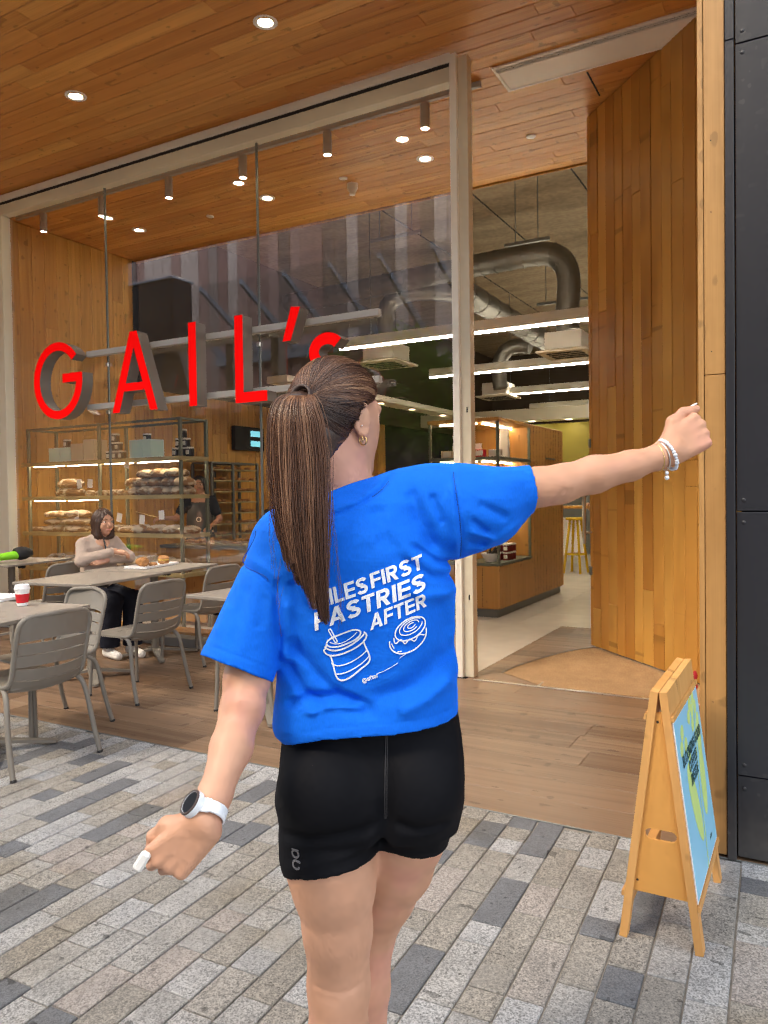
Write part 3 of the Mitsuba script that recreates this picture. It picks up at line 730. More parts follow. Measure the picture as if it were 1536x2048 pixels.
# ---- T-shirt
tee = [loft([(.90, -.036, .168, .01, .10), (.93, -.038, .176, .008, .115), (.945, -.042, .186, .006, .122), (.966, -.043, .187, .005, .124), (1.0, -.041, .186, .005, .119), (1.05, -.039, .183, .004, .113), (1.11, -.038, .182, .002, .112), (1.16, -.04, .182, 0, .115), (1.23, -.043, .183, 0, .12), (1.30, -.048, .178, 0, .12), (1.35, -.055, .155, 0, .105), (1.385, -.06, .12, 0, .08)], 2.5, .03),
       rc((-.10, .0, 1.385), (-.195, -.005, 1.325), .062, .066, .04), rc((-.07, .0, 1.385), (.06, .0, 1.40), .066, .070, .04), rc((.05, 0, 1.392), (.15, 0, 1.392), .068, .082, .04),
       el((-.075, -.025, 1.335), (.16, .095, .10), .04),
       rc((-.11, .0, 1.40), (-.08, .0, 1.40), .055, .058, .03)]
slL = [rc((-.197, -.005, 1.318), (-.288, -.072, 1.09), .066, .0745, .03)]
slR = [rc((.12, .0, 1.388), (.30, .002, 1.428), .084, .0465, .035), rc((.14, .0, 1.37), (.21, 0, 1.385), .078, .07, .03)]
axL = np.array([-.091, -.067, -.228]); axL /= np.linalg.norm(axL)
axR = np.array([.18, .0, .028]); axR /= np.linalg.norm(axR)
CRE = [([(-.125, 1.379), (-.085, 1.386), (-.045, 1.402), (-.010, 1.424), (.012, 1.450), (.018, 1.466)], .0035, .0042), ([(-.125, 1.388), (-.085, 1.395), (-.048, 1.411), (-.018, 1.433), (.001, 1.455)], .006, -.0022),  # polyline (x, z), width, depth (positive: valley)
    ([(.137, 1.466), (.139, 1.42), (.146, 1.36), (.150, 1.29)], .006, .004), ([(.130, 1.44), (.132, 1.38), (.139, 1.31)], .010, -.004),
    ([(-.250, 1.352), (-.278, 1.29)], .004, .0028), ([(-.285, 1.286), (-.25, 1.276), (-.222, 1.256), (-.212, 1.235)], .005, .0045), ([(-.262, 1.30), (-.225, 1.283), (-.20, 1.26)], .010, -.004),
    ([(-.213, 1.25), (-.212, 1.19), (-.211, 1.12), (-.214, 1.07)], .008, .006), ([(-.192, 1.21), (-.188, 1.14), (-.195, 1.07)], .016, -.005),
    ([(-.195, 1.13), (-.15, 1.06), (-.09, 1.0), (-.02, .975)], .020, .007), ([(-.20, 1.08), (-.165, 1.02), (-.12, .985)], .014, .006), ([(-.18, 1.09), (-.13, 1.03), (-.06, .985)], .012, -.004),
    ([(-.205, .985), (-.15, 1.005), (-.10, 1.012), (-.05, 1.0)], .012, .006), ([(-.16, .975), (-.11, .992), (-.04, .987)], .008, -.004),
    ([(-.03, 1.0), (.05, 1.035), (.12, 1.09)], .022, .005), ([(.02, .975), (.08, 1.0), (.135, 1.04)], .016, -.004),
    ([(.145, 1.28), (.10, 1.29), (.05, 1.325)], .008, .004), ([(.145, 1.255), (.09, 1.262), (.03, 1.30)], .010, .0035), ([(.14, 1.23), (.08, 1.225), (.03, 1.245)], .012, -.003), ([(.10, 1.20), (.12, 1.14), (.125, 1.06)], .022, .005),
    ([(.05, 1.43), (.07, 1.37), (.10, 1.31)], .016, .004), ([(-.02, 1.40), (.0, 1.34), (.04, 1.28)], .02, .003), ([(.09, 1.42), (.115, 1.36)], .010, .0035), ([(.165, 1.37), (.20, 1.345)], .008, .003), ([(.165, 1.345), (.215, 1.33)], .007, -.003), ([(.18, 1.40), (.24, 1.37)], .012, .003), ([(.16, 1.325), (.20, 1.32)], .008, .003), ([(.18, 1.305), (.23, 1.335), (.27, 1.365)], .010, -.002),
    ([(-.27, 1.24), (-.285, 1.17), (-.295, 1.11)], .014, .0035), ([(-.31, 1.2), (-.33, 1.14)], .012, -.003), ([(-.235, 1.22), (-.245, 1.15)], .012, .003),
    ([(-.22, 1.40), (-.20, 1.34), (-.16, 1.27)], .014, .003), ([(-.17, 1.40), (-.15, 1.33)], .014, -.003), ([(-.185, 1.25), (-.16, 1.20), (-.13, 1.17)], .014, .004)]
HEM = [(-.26, .920), (-.215, .926), (-.17, .946), (-.12, .959), (-.06, .964), (.0, .967), (.06, .971), (.11, .976), (.15, .983), (.2, .99)]
CRE = [([(a * .94, 1.42 + (b - 1.42) * .93) for a, b in l], w, q) for l, w, q in CRE[:2]][:0] + CRE[:2] + [([(a * .97, 1.42 + (b - 1.42) * .93) for a, b in l], w, q) if min(b for _, b in l) < 1.2 else (l, w, q) for l, w, q in CRE[2:]]
def tee_post(p, d):
    x, y, z = p.T
    xz = p[:, [0, 2]]
    bk = np.clip((.05 - y) / .06, 0, 1)
    # the left sleeve ends in an open hem
    aL = (p - (-.288, -.072, 1.09)) @ axL - .002
    sl = np.nonzero((x < -.18) & (aL > -.09))[0]
    if len(sl):
        q = p[sl]; a_ = aL[sl]
        rL = np.linalg.norm(np.cross(q - (-.288, -.072, 1.09), axL), axis=1)
        s_ = field(slL, q) + .0016 * np.exp(-((a_ + .022) / .0022) ** 2)
        s_ = np.maximum(np.maximum(s_, a_), -np.maximum(rL - .0600, -.022 - a_))
        d[sl] = smin(s_, field(tee, q), .03 * np.clip(-a_ / .06, .02, 1))
    for ln, w, a in CRE:
        sel = np.nonzero((xz[:, 0] > min(q[0] for q in ln) - 3 * w) & (xz[:, 0] < max(q[0] for q in ln) + 3 * w) & (xz[:, 1] > min(q[1] for q in ln) - 3 * w) & (xz[:, 1] < max(q[1] for q in ln) + 3 * w))[0]
        if len(sel):
            dd, t = seg_d(xz[sel], ln)
            d[sel] += (2.4 if w > .0065 and ln[0][0] > -.205 else 1.1) * a * np.exp(-(dd / (w * .8)) ** 2) * np.clip(8 * t * (1 - t) + .25, 0, 1) * bk[sel]
    near = np.nonzero(np.abs(d) < .02)[0]
    if len(near):
        q = p[near]
        u = (q[:, 0] * .8 + q[:, 2] * .6); w2 = (-q[:, 0] * .6 + q[:, 2] * .8)
        d[near] += .0055 * (meshkit.fbm(np.column_stack([u * 9, q[:, 1] * 6, w2 * 22]), 2, 3) - .5) + .002 * (meshkit.noise(np.column_stack([q[:, 0] * 30, q[:, 1] * 20, q[:, 2] * 45]), 5) - .5)
    hem = np.interp(x, [h[0] for h in HEM], [h[1] for h in HEM])
    # hem band turned under
    d = d + .0016 * np.exp(-((z - hem - .022) / .002) ** 2)
    d = np.maximum(d, hem - z)
    d = np.maximum(d, -np.maximum(d + .006, z - hem - .03)) if True else d
    # right sleeve ends in an open hem
    aR = (p - (.30, .002, 1.428)) @ axR - .001 - .8 * np.maximum(0, 0) + .25 * np.maximum(1.41 - z, 0)
    cR = p - (.30, .002, 1.428); rR = np.linalg.norm(np.cross(cR, axR), axis=1)
    mR = x > .2
    d = np.where(mR, np.maximum(np.maximum(d, aR), -np.maximum(rR - .0425, -.05 - aR)), d)
    d = np.where(mR, d + .0014 * np.exp(-((aR + .022) / .002) ** 2) + .0010 * np.exp(-((aR + .027) / .0015) ** 2), d)
    # neck opening
    nk = np.linalg.norm((p - (-.084, .012, 1.42))[:, :2], axis=1) - .0625
    top = z - (1.424 + .45 * (x + .085) - .15 * y)
    d = np.maximum(d, -nk * (z > 1.36) - (z <= 1.36) * 9)
    d = np.maximum(d, np.where(nk < .03, top, -9))
    return d
tm = nets(tee + slL + slR, (-.40, -.16, .90), (.33, .17, 1.50), .0034, tee_post)
ts = put('t_shirt', tm, 'blue_cotton', me, smooth=True, M=TWM, label='bright blue cotton T-shirt with white print on the back')
bmt = backmap(tm)
flat('blue_thread', (.002, .05, .30), .8)
seam([(.1365, 1.462), (.138, 1.42), (.144, 1.37), (.149, 1.31), (.149, 1.295)], bmt, .0011, ts, 'blue_thread')
seam([(-.252, 1.352), (-.265, 1.32), (-.280, 1.29), (-.25, 1.276), (-.222, 1.258)], bmt, .0011, ts, 'blue_thread')
seam([(-.125, 1.379), (-.085, 1.386), (-.045, 1.402), (-.010, 1.424), (.010, 1.446)], bmt, .0009, ts, 'blue_thread')
# ---- the print: lettering mapped into slanted boxes
def glyph(ch, t=.205):
    h = t / 2; B = lambda pts, cap=2: LineString(pts).buffer(h, cap_style=cap, join_style=2, mitre_limit=3)
    arc = lambda cx, cy, rx, ry, a0, a1: [(cx + rx * math.cos(q), cy + ry * math.sin(q)) for q in np.radians(np.linspace(a0, a1, 20))]
    if ch == 'M': w = 1.0; p = [B([(h, 0), (h, 1)]), B([(w - h, 0), (w - h, 1)]), B([(h, 1.02), (w / 2, .16), (w - h, 1.02)])]
    elif ch == 'I': w = t; p = [sbox(0, 0, t, 1)]
    elif ch == 'L': w = .60; p = [sbox(0, 0, t, 1), sbox(0, 0, w, t * .9)]
    elif ch == 'E': w = .66; p = [sbox(0, 0, t, 1)] + [sbox(0, y, w, y + t * .88) for y in (0, .41, 1 - t * .88)]
    elif ch == 'F': w = .62; p = [sbox(0, 0, t, 1)] + [sbox(0, y, w, y + t * .88) for y in (.39, 1 - t * .88)]
    elif ch == 'T': w = .68; p = [sbox(w / 2 - h, 0, w / 2 + h, 1), sbox(0, 1 - t * .9, w, 1)]
    elif ch in 'PR':
        w = .70; p = [sbox(0, 0, t, 1), B([(h, 1 - h * .9), (.40, 1 - h * .9)] + arc(.40, .70, .19, .30 - h * .9, 90, -90) + [(h, .40 + h * .9)])]
        if ch == 'R': w = .74; p.append(B([(.36, .45), (w - h * 1.1, -.06)]))
    elif ch == 'A': w = .86; p = [B([(h * .9, -.05), (w / 2, 1.0), (w - h * .9, -.05)]), sbox(.2, .2, w - .2, .2 + t * .85)]
    else:
        w = .72; p = [B(arc(w / 2, .735, .255, .18, 20, 270) + arc(w / 2, .275, .26, .19, 90, -160))]
    return unary_union(p).intersection(sbox(0, 0, 2, 1)), w
def letters2d(text):
    x, out = 0.0, []
    for ch in text:
        g, w = glyph(ch); out.append(affinity.translate(g, x, 0)); x += w + .085
    return unary_union(out)
def toquad(poly, Q):
    x0, y0, x1, y1 = poly.bounds
    TL, TR, BR, BL = map(np.array, Q)
    def g(x, y, z=None):
        u, v = (np.asarray(x) - x0) / (x1 - x0), (np.asarray(y) - y0) / (y1 - y0)
        o = (1 - u)[:, None] * (1 - v)[:, None] * BL + u[:, None] * (1 - v)[:, None] * BR + u[:, None] * v[:, None] * TR + (1 - u)[:, None] * v[:, None] * TL
        return o[:, 0], o[:, 1]
    from shapely.ops import transform
    return transform(lambda x, y: g(np.array(x), np.array(y)), poly)

QUADS = {'MILES': [(-.139, 1.235), (-.034, 1.269), (-.031, 1.239), (-.133, 1.205)], 'FIRST': [(-.029, 1.273), (.070, 1.307), (.074, 1.279), (-.025, 1.245)],
         'PASTRIES': [(-.135, 1.198), (.075, 1.272), (.077, 1.240), (-.133, 1.165)], 'AFTER': [(-.028, 1.196), (.075, 1.234), (.079, 1.208), (-.029, 1.166)]}
for wd, Q in QUADS.items():
    put('lettering', drape(toquad(letters2d(wd).segmentize(.08), Q), bmt), 'print_white', ts, M=TWM, label='white words ' + wd + ' printed on the back of the shirt')
am = meshkit.text_mesh('@after', .0075, .001, True); am.apply_transform(rotz(math.radians(20), (-.045, 1.066, 0))); yv = bmt(am.vertices[:, :2]); am.vertices = np.column_stack([am.vertices[:, 0], np.nan_to_num(yv, nan=float(np.nanmean(yv))) - .0012 - am.vertices[:, 2], am.vertices[:, 1]])
put('lettering', trimesh.Trimesh(am.vertices, am.faces[:, ::-1], process=False), 'print_white', ts, M=TWM)
ln = lambda pts, w=.0030, n=40: LineString(spline([(a, b, 0) for a, b in pts], n)[:, :2]).buffer(w / 2)
cup = [ln([(-.106, 1.118), (-.098, 1.092), (-.088, 1.072), (-.068, 1.077), (-.046, 1.094), (-.031, 1.109), (-.036, 1.13), (-.041, 1.147)]),
       ln([(-.111, 1.143), (-.1, 1.153), (-.075, 1.163), (-.058, 1.168), (-.047, 1.164), (-.052, 1.153), (-.069, 1.143), (-.093, 1.135), (-.109, 1.137), (-.111, 1.143)]),
       ln([(-.105, 1.144), (-.085, 1.142), (-.066, 1.152), (-.054, 1.163)], .0016), ln([(-.115, 1.135), (-.093, 1.128), (-.062, 1.141), (-.041, 1.159)]), ln([(-.117, 1.128), (-.105, 1.118), (-.076, 1.124), (-.045, 1.142), (-.036, 1.156), (-.040, 1.163)]), ln([(-.117, 1.128), (-.113, 1.134), (-.111, 1.143)]),
       LineString([(-.1045, 1.167), (-.0935, 1.146)]).buffer(.0036).difference(LineString([(-.1045, 1.167), (-.0935, 1.146)]).buffer(.0013)),
       ln([(-.103, 1.103), (-.089, 1.099), (-.062, 1.108), (-.037, 1.127)], .002), ln([(-.094, 1.083), (-.072, 1.088), (-.045, 1.104), (-.032, 1.117)], .002)]
t = np.linspace(.4, 5.6 * np.pi, 90)
sp = LineString(np.column_stack([.050 + .00135 * t * np.cos(t), 1.171 + .00080 * t * np.sin(t) + .00055 * t * np.cos(t)])).buffer(.0012)
ell = lambda cx, cz, ra, rb, deg, a0=0, a1=360: [(cx + ra * math.cos(q) * math.cos(math.radians(deg)) - rb * math.sin(q) * math.sin(math.radians(deg)), cz + ra * math.cos(q) * math.sin(math.radians(deg)) + rb * math.sin(q) * math.cos(math.radians(deg))) for q in np.radians(np.linspace(a0, a1, 15))]
bun = [ln(ell(.042, 1.150, .038, .026, 32, 150, 345), .0026, 60), ln(ell(.0465, 1.167, .0315, .0185, 30), .0026, 70), ln(ell(.0475, 1.171, .024, .0125, 30, 20, 340), .002, 60), ln(ell(.048, 1.1725, .016, .008, 30, -10, 300), .002, 50), ln(ell(.0485, 1.173, .008, .004, 30, 40, 330), .0018, 30), ln([(.015, 1.150), (.021, 1.141), (.029, 1.147), (.036, 1.139), (.045, 1.147), (.054, 1.143), (.062, 1.154), (.072, 1.154), (.077, 1.166)], .0022), ln([(.011, 1.139), (.015, 1.131)], .002), ln([(.022, 1.124), (.029, 1.1245)], .002)]
put('drawing', drape(unary_union(cup), bmt, step=.005), 'print_white', ts, M=TWM, label='white line drawing of a paper cup with lid and straw')
put('drawing', drape(unary_union(bun), bmt, step=.005), 'print_white', ts, M=TWM, label='white line drawing of a cinnamon bun')
put('print_line', drape(unary_union([ln([(-.018, 1.083), (.0, 1.090), (.022, 1.1025)], .0011), ln([(.026, 1.112), (.045, 1.1245)], .0009)]), bmt, step=.004), 'print_white', ts, M=TWM)

# ---- hair
TIE = np.array([-.150, -.083, 1.606])
def skull(dirs, off=0.0):
    """point of the hair surface in direction dirs (head axes) from the skull centre"""
    r = np.array([.0755, .096, .1]) + off
    k = 1 / np.sqrt(((dirs / r) ** 2).sum(-1)); return dirs * k[..., None]
def strands(P, r, sides=3):
    """many thin tubes at once: P (strands, points, 3), r (points,) or (strands, points)"""
    n, m, _ = P.shape
    t = np.gradient(P, axis=1); t /= np.linalg.norm(t, axis=2, keepdims=True) + 1e-9
    ref = np.where(np.abs(t[..., 1:2]) < .9, [0, 1.0, 0], [1.0, 0, 0])
    a = np.cross(t, ref); a /= np.linalg.norm(a, axis=2, keepdims=True) + 1e-9
    b = np.cross(t, a); g = np.arange(sides) * 2 * np.pi / sides
    r = np.broadcast_to(r, (n, m))
    v = P[:, :, None] + r[:, :, None, None] * (np.cos(g)[:, None] * a[:, :, None] + np.sin(g)[:, None] * b[:, :, None])
    i, j = np.meshgrid(np.arange(m - 1), np.arange(sides), indexing='ij')
    q = np.stack([i * sides + j, i * sides + (j + 1) % sides, (i + 1) * sides + (j + 1) % sides, (i + 1) * sides + j], -1).reshape(-1, 4)
    q = (np.arange(n)[:, None, None] * m * sides + q).reshape(-1, 4)
    return v.reshape(-1, 3), np.vstack([q[:, [0, 1, 2]], q[:, [0, 2, 3]]])
DARK, MID, LITE, GOLD = map(np.array, ((.034, .0155, .0095), (.112, .050, .028), (.225, .113, .061), (.33, .19, .105)))
def hcol(a):
    a = np.clip(a, 0, 1)[..., None]
    return np.where(a < .4, DARK + (MID - DARK) * a / .4, np.where(a < .8, MID + (LITE - MID) * (a - .4) / .4, LITE + (GOLD - LITE) * (a - .8) / .2))
hr = np.random.default_rng(11)
td = np.linalg.inv(Hd) @ (TIE - HC); td /= np.linalg.norm(td)
# hairline in head axes (right, front, up): from the forehead over the ear to the nape
def hairline(th):
    """direction on the hairline at azimuth th (0 = front, pi = nape)"""
    az = np.abs(th)
    upz = np.interp(az, [0, .5, 1.0, 1.35, 1.6, 1.85, 2.2, 2.6, 3.1416], [.60, .55, .30, .18, .05, -.42, -.95, -1.25, -1.35])
    d = np.stack([np.sin(th), np.cos(th), upz], -1)
    return d / np.linalg.norm(d, axis=-1, keepdims=True)
NS = 8000
th = hr.uniform(-np.pi, np.pi, NS)
th = np.where(hr.random(NS) < .42, np.sign(th) * (1.3 + 1.84 * hr.random(NS)), th)
st = hairline(th)
lift = hr.random(NS) ** 1.6 * .55          # many strands start further up on the head
m = 13
u = np.linspace(0, 1, m)
def slerp(a, b, t):
    w = np.arccos(np.clip((a * b).sum(-1), -1, 1))[:, None, None]; t = np.broadcast_to(t, (len(a), t.shape[-1]))[:, :, None]
    return (np.sin((1 - t) * w) * a[:, None] + np.sin(t * w) * b[:, None]) / np.maximum(np.sin(w), 1e-4)
uu = lift[:, None] + (1 - lift[:, None]) * u[None]
end = td + hr.normal(size=(NS, 3)) * .05; end /= np.linalg.norm(end, axis=1, keepdims=True)
di = slerp(st, end, uu)
jit = np.cumsum(hr.normal(size=(NS, m, 3)) * .004, 1); di = di + jit; di /= np.linalg.norm(di, axis=2, keepdims=True)
azs = np.round(th * 16) / 16
off = .0075 + .0035 * hr.random(NS)[:, None] + .002 * np.sin(th * 37)[:, None] + .004 * np.sin(np.pi * uu)
off = off * np.minimum(1, (uu - lift[:, None]) * 8 + lift[:, None] * 6 + .25)
r0 = np.array([.0755, .096, .1])
kk = 1 / np.sqrt(((di / (r0 + 0)) ** 2).sum(-1))
P = di * (kk + off)[..., None]
# toward the nape the head narrows into the neck: lie on the neck instead of inside it
P = P @ Hd.T + HC
flatP = P.reshape(-1, 3); hb = head + up[1:2]
dd0 = field(hb, flatP); inn = dd0 < .004
gq = np.stack([field(hb, flatP[inn] + .002 * np.eye(3)[q]) - dd0[inn] for q in range(3)], 1); gq /= np.linalg.norm(gq, axis=1, keepdims=True) + 1e-9
flatP[inn] += gq * (.0045 - dd0[inn])[:, None]; P = flatP.reshape(P.shape)
gath = np.clip((uu - .80) / .2, 0, 1) ** 1.5
P = P * (1 - gath[..., None]) + (TIE + hr.normal(size=(NS, 1, 3)) * .0055) * gath[..., None]
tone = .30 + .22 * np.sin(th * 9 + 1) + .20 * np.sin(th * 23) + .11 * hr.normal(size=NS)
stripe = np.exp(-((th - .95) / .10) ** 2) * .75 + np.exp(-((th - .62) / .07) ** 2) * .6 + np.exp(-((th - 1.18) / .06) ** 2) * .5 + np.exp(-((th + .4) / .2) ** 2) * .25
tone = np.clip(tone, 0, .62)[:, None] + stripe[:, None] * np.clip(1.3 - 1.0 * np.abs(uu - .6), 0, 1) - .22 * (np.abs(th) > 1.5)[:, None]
rad = .00072 * (.55 + .45 * np.sin(np.pi * np.clip(u * .9 + .1, 0, 1)))
v, f = strands(P, rad[None, :])
col = np.repeat(hcol(tone + 0 * uu), 3, axis=1).reshape(-1, 3)
hcap_v, hcap_f, hcap_c = v, f, col
# the cap under the strands
def cap_post(p, d):
    l = (p - HC) @ Hd; az = np.arctan2(np.abs(l[:, 0]), l[:, 1]); hd = np.linalg.norm(l[:, :2], axis=1)
    up_ = np.interp(az, [0, .5, 1.0, 1.35, 1.6, 1.85, 2.2, 2.6, 3.1416], [.60, .55, .30, .18, .05, -.42, -.95, -1.25, -1.35])
    el_ = l[:, 2] - up_ * hd - .004
    return np.maximum(d, -el_ * .7)
capm = nets([el(HC, (.0755 + .0075, .096 + .0075, .1 + .0075), .02, Hd), rc(hp(0, -.06, -.06), hp(0, -.055, -.10), .0555, .0555, .03)], HC - .16, HC + .16, .0042, cap_post)
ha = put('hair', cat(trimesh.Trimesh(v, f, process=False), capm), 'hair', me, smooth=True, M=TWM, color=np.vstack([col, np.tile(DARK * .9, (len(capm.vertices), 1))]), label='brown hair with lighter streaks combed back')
# ---- pony tail
NP = 7000; m = 24; NC = 90
ca_r = np.sqrt(hr.random(NC)); ca_t = hr.uniform(0, 2 * np.pi, NC)
CA, CB = ca_r * np.cos(ca_t), ca_r * np.sin(ca_t)
CL = np.clip(1 - .24 * np.clip(.35 - CA * .65, 0, 1) - .20 * hr.random(NC) ** 1.5, .5, 1); CTn = hr.normal(size=NC); CP = hr.uniform(0, 6.28, (NC, 4)); CW = hr.uniform(.6, 1.5, NC)
ci = hr.integers(NC, size=NP)
a0, b0 = hr.normal(size=NP) * .16, hr.normal(size=NP) * .16
t = np.linspace(0, 1, m)
lenf = CL[ci] * (1 - .10 * hr.random(NP) ** 2)
T_ = t[None] * lenf[:, None]
tk = [0, .06, .12, .2, .35, .55, .75, .9, 1]
cx = np.interp(T_, tk, [-.152, -.157, -.158, -.156, -.152, -.149, -.143, -.133, -.118])
cz = np.interp(T_, tk, [1.606, 1.612, 1.59, 1.555, 1.49, 1.39, 1.29, 1.225, 1.178])
cy = np.interp(T_, tk, [-.085, -.112, -.130, -.138, -.143, -.152, -.155, -.150, -.146])
wx = np.interp(T_, tk, [.008, .017, .027, .036, .042, .041, .037, .028, .015])
wy = np.interp(T_, tk, [.008, .011, .015, .019, .021, .020, .017, .014, .010])
sm = lambda q: np.apply_along_axis(lambda s: np.convolve(np.r_[s[0], s, s[-1]], [.25, .5, .25], 'valid'), 1, q)
tight = np.interp(T_ / lenf[:, None], [0, .3, .8, 1], [1.6, 1.0, .75, .25]) * CW[ci][:, None]
s_ = np.clip((T_ - .25) / .75, 0, 1)
w1 = (np.sin(T_ * 6 + CP[ci, 0][:, None]) * .0045 + np.sin(T_ * 13 + CP[ci, 1][:, None]) * .0020) * s_ + np.cumsum(hr.normal(size=(NP, m)) * .0004, 1)
w2 = (np.cos(T_ * 5 + CP[ci, 2][:, None]) * .004) * s_ + np.cumsum(hr.normal(size=(NP, m)) * .0004, 1)
A, B_ = CA[ci][:, None] + a0[:, None] * tight, CB[ci][:, None] + b0[:, None] * tight
P = np.stack([sm(cx) + wx * A + w1, sm(cy) + wy * B_ + w2, sm(cz) + .004 * B_ * (1 - t)[None]], -1)
a, b = CA[ci] + a0, CB[ci] + b0
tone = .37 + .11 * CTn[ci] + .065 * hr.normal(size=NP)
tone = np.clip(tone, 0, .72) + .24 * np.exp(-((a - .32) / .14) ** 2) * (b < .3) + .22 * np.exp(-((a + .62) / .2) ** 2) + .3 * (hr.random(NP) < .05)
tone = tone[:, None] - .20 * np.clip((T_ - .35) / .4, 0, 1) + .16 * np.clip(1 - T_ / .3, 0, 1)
rad = .00076 * np.interp(t, [0, .1, .8, 1], [.8, 1, .95, .35])
v, f = strands(P, rad[None, :])
col = np.repeat(hcol(tone), 3, axis=1).reshape(-1, 3)
core = tube(spline([(-.152, -.085, 1.606), (-.156, -.110, 1.598), (-.153, -.122, 1.555), (-.149, -.130, 1.47), (-.144, -.138, 1.37), (-.133, -.142, 1.285), (-.118, -.142, 1.21)], 24), np.interp(np.linspace(0, 1, 24), [0, .15, .4, .7, 1], [.010, .015, .017, .012, .002]), 10)
core.vertices[:, 0] = core.vertices[:, 0] + (core.vertices[:, 0] - np.interp(core.vertices[:, 2], [1.2, 1.37, 1.6], [-.118, -.144, -.152])) * .9
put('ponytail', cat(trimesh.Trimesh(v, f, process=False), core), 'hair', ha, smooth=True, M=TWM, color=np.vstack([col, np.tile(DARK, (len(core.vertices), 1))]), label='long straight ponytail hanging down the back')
# loose hairs
NF = 8
az = hr.uniform(-1.3, 1.3, NF); d0 = hairline(az); q0 = skull(d0, .004) @ Hd.T + HC
dirn = hr.normal(size=(NF, 3)) * [.6, .5, .5] + (q0 - HC) * 9 + [0, -.3, -.2]; dirn /= np.linalg.norm(dirn, axis=1, keepdims=True)
s = np.linspace(0, 1, 9)
bend = hr.normal(size=(NF, 3)) * .02
Lf = hr.uniform(.008, .02, NF)
P = q0[:, None] + dirn[:, None] * (s * 1.0)[None, :, None] * Lf[:, None, None] + bend[:, None] * (s ** 2)[None, :, None]
px = hr.uniform(-1, 1, 36); zt = hr.uniform(1.25, 1.58, 36)
P2 = np.stack([np.interp(zt, [1.2, 1.4, 1.58], [-.13, -.147, -.155])[:, None] + np.sign(px)[:, None] * (.050 + .014 * s[None] * hr.random(36)[:, None]) + .006 * np.sin(s * 4)[None] * px[:, None], -.150 + 0 * s[None] + .01 * px[:, None] * s, zt[:, None] - s[None] * .09], -1)
v, f = strands(np.vstack([P, P2]), np.full(9, .0003)[None])
put('loose_hair', (v, f), 'hair', ha, smooth=True, M=TWM, color=np.tile(MID, (len(v), 1)), kind='stuff')
tr = []
tdir = np.array([-.30, -.88, .22]); tdir /= np.linalg.norm(tdir)
e1 = np.cross(tdir, [0, 0, 1]); e1 /= np.linalg.norm(e1); e2 = np.cross(e1, tdir)
for j in range(3):
    g = np.linspace(0, 2 * np.pi, 25)
    tr.append(tube(TIE + np.array([.000, -.002, .002]) + tdir * (j * .0048 + .002) + .0178 * (np.cos(g)[:, None] * e1 + np.sin(g)[:, None] * e2), .0032, 7, cap=False))
put('hair_tie', cat(*tr), 'tie_brown', ha, smooth=True, M=TWM)
# ---- jewellery, watch and what she holds
def ringm(c, n, r, rt, squash=1.0, ax=None, k=32):
    n = np.asarray(n, float); n /= np.linalg.norm(n)
    a = np.cross(n, [0.2, .3, 1.0]) if ax is None else np.asarray(ax, float) - n * (n @ np.asarray(ax, float)); a /= np.linalg.norm(a); b = np.cross(n, a)
    g = np.linspace(0, 2 * np.pi, k)
    return np.asarray(c) + r * (np.cos(g)[:, None] * a + squash * np.sin(g)[:, None] * b)
eb = hp(.085, -.012, -.056)
put('earring', tube(ringm(eb + HU * -.006, HF, .0085, 0), .0014, 8), 'gold', me, smooth=True, M=TWM)
put('earring', tube(ringm(eb + HU * -.004 + HF * -.006, HF * .9 + HR * .3, .0065, 0), .0012, 8), 'gold', me, smooth=True, M=TWM)
q = trimesh.creation.icosphere(subdivisions=2, radius=.0016); q.apply_translation(hp(.089, -.02, -.033)); put('ear_stud', q, 'silver', me, smooth=True, M=TWM)
g = np.linspace(-np.pi, 0, 40)
nk = np.stack([-.084 + .060 * np.cos(g), .012 + .062 * np.sin(g), 1.438 + .24 * .060 * np.cos(g) - .006 * np.sin(-g)], 1)
nkl = put('necklace', tube(nk, .0011, 6), 'silver', me, smooth=True, M=TWM)
q = trimesh.creation.icosphere(subdivisions=2, radius=.0042); q.apply_translation(nk[32] + [.001, -.003, 0]); put('charm', q, 'silver', nkl, smooth=True, M=TWM)
wx_ = np.array([.80, .12, .36]); wx_ /= np.linalg.norm(wx_)
wc = np.array([.580, .052, 1.4935])
br = thing_ = put('bracelet', tube(ringm(wc + wx_ * -.012, wx_ + [0, 0, -.25], .0285, 0, 1.0), .0012, 6), 'gold', me, smooth=True, M=TWM)
put('bracelet', tube(ringm(wc + wx_ * .0 + [0, 0, -.002], wx_ + [.1, 0, -.12], .030, 0), .0016, 6), 'silver', me, smooth=True, M=TWM)
bc = ringm(wc + wx_ * .012 + [0, -.001, -.004], wx_ + [.25, 0, .12], .0325, 0, k=33)
put('bracelet', tube(bc, .0011, 6), 'pearl', me, smooth=True, M=TWM)
beads = []
for j in range(32):
    q = trimesh.creation.icosphere(subdivisions=1, radius=.0034 + .0006 * (j % 3)); q.apply_translation(bc[j]); beads.append(q)
put('bead_string', cat(*beads), 'pearl', me, smooth=True, M=TWM)
for dz, r in ((.0, .0042), (-.010, .0048)):
    q = trimesh.creation.icosphere(subdivisions=2, radius=r); q.apply_translation(wc + [.004, -.016, -.037 + dz]); put('pendant', q, 'pearl', me, smooth=True, M=TWM)
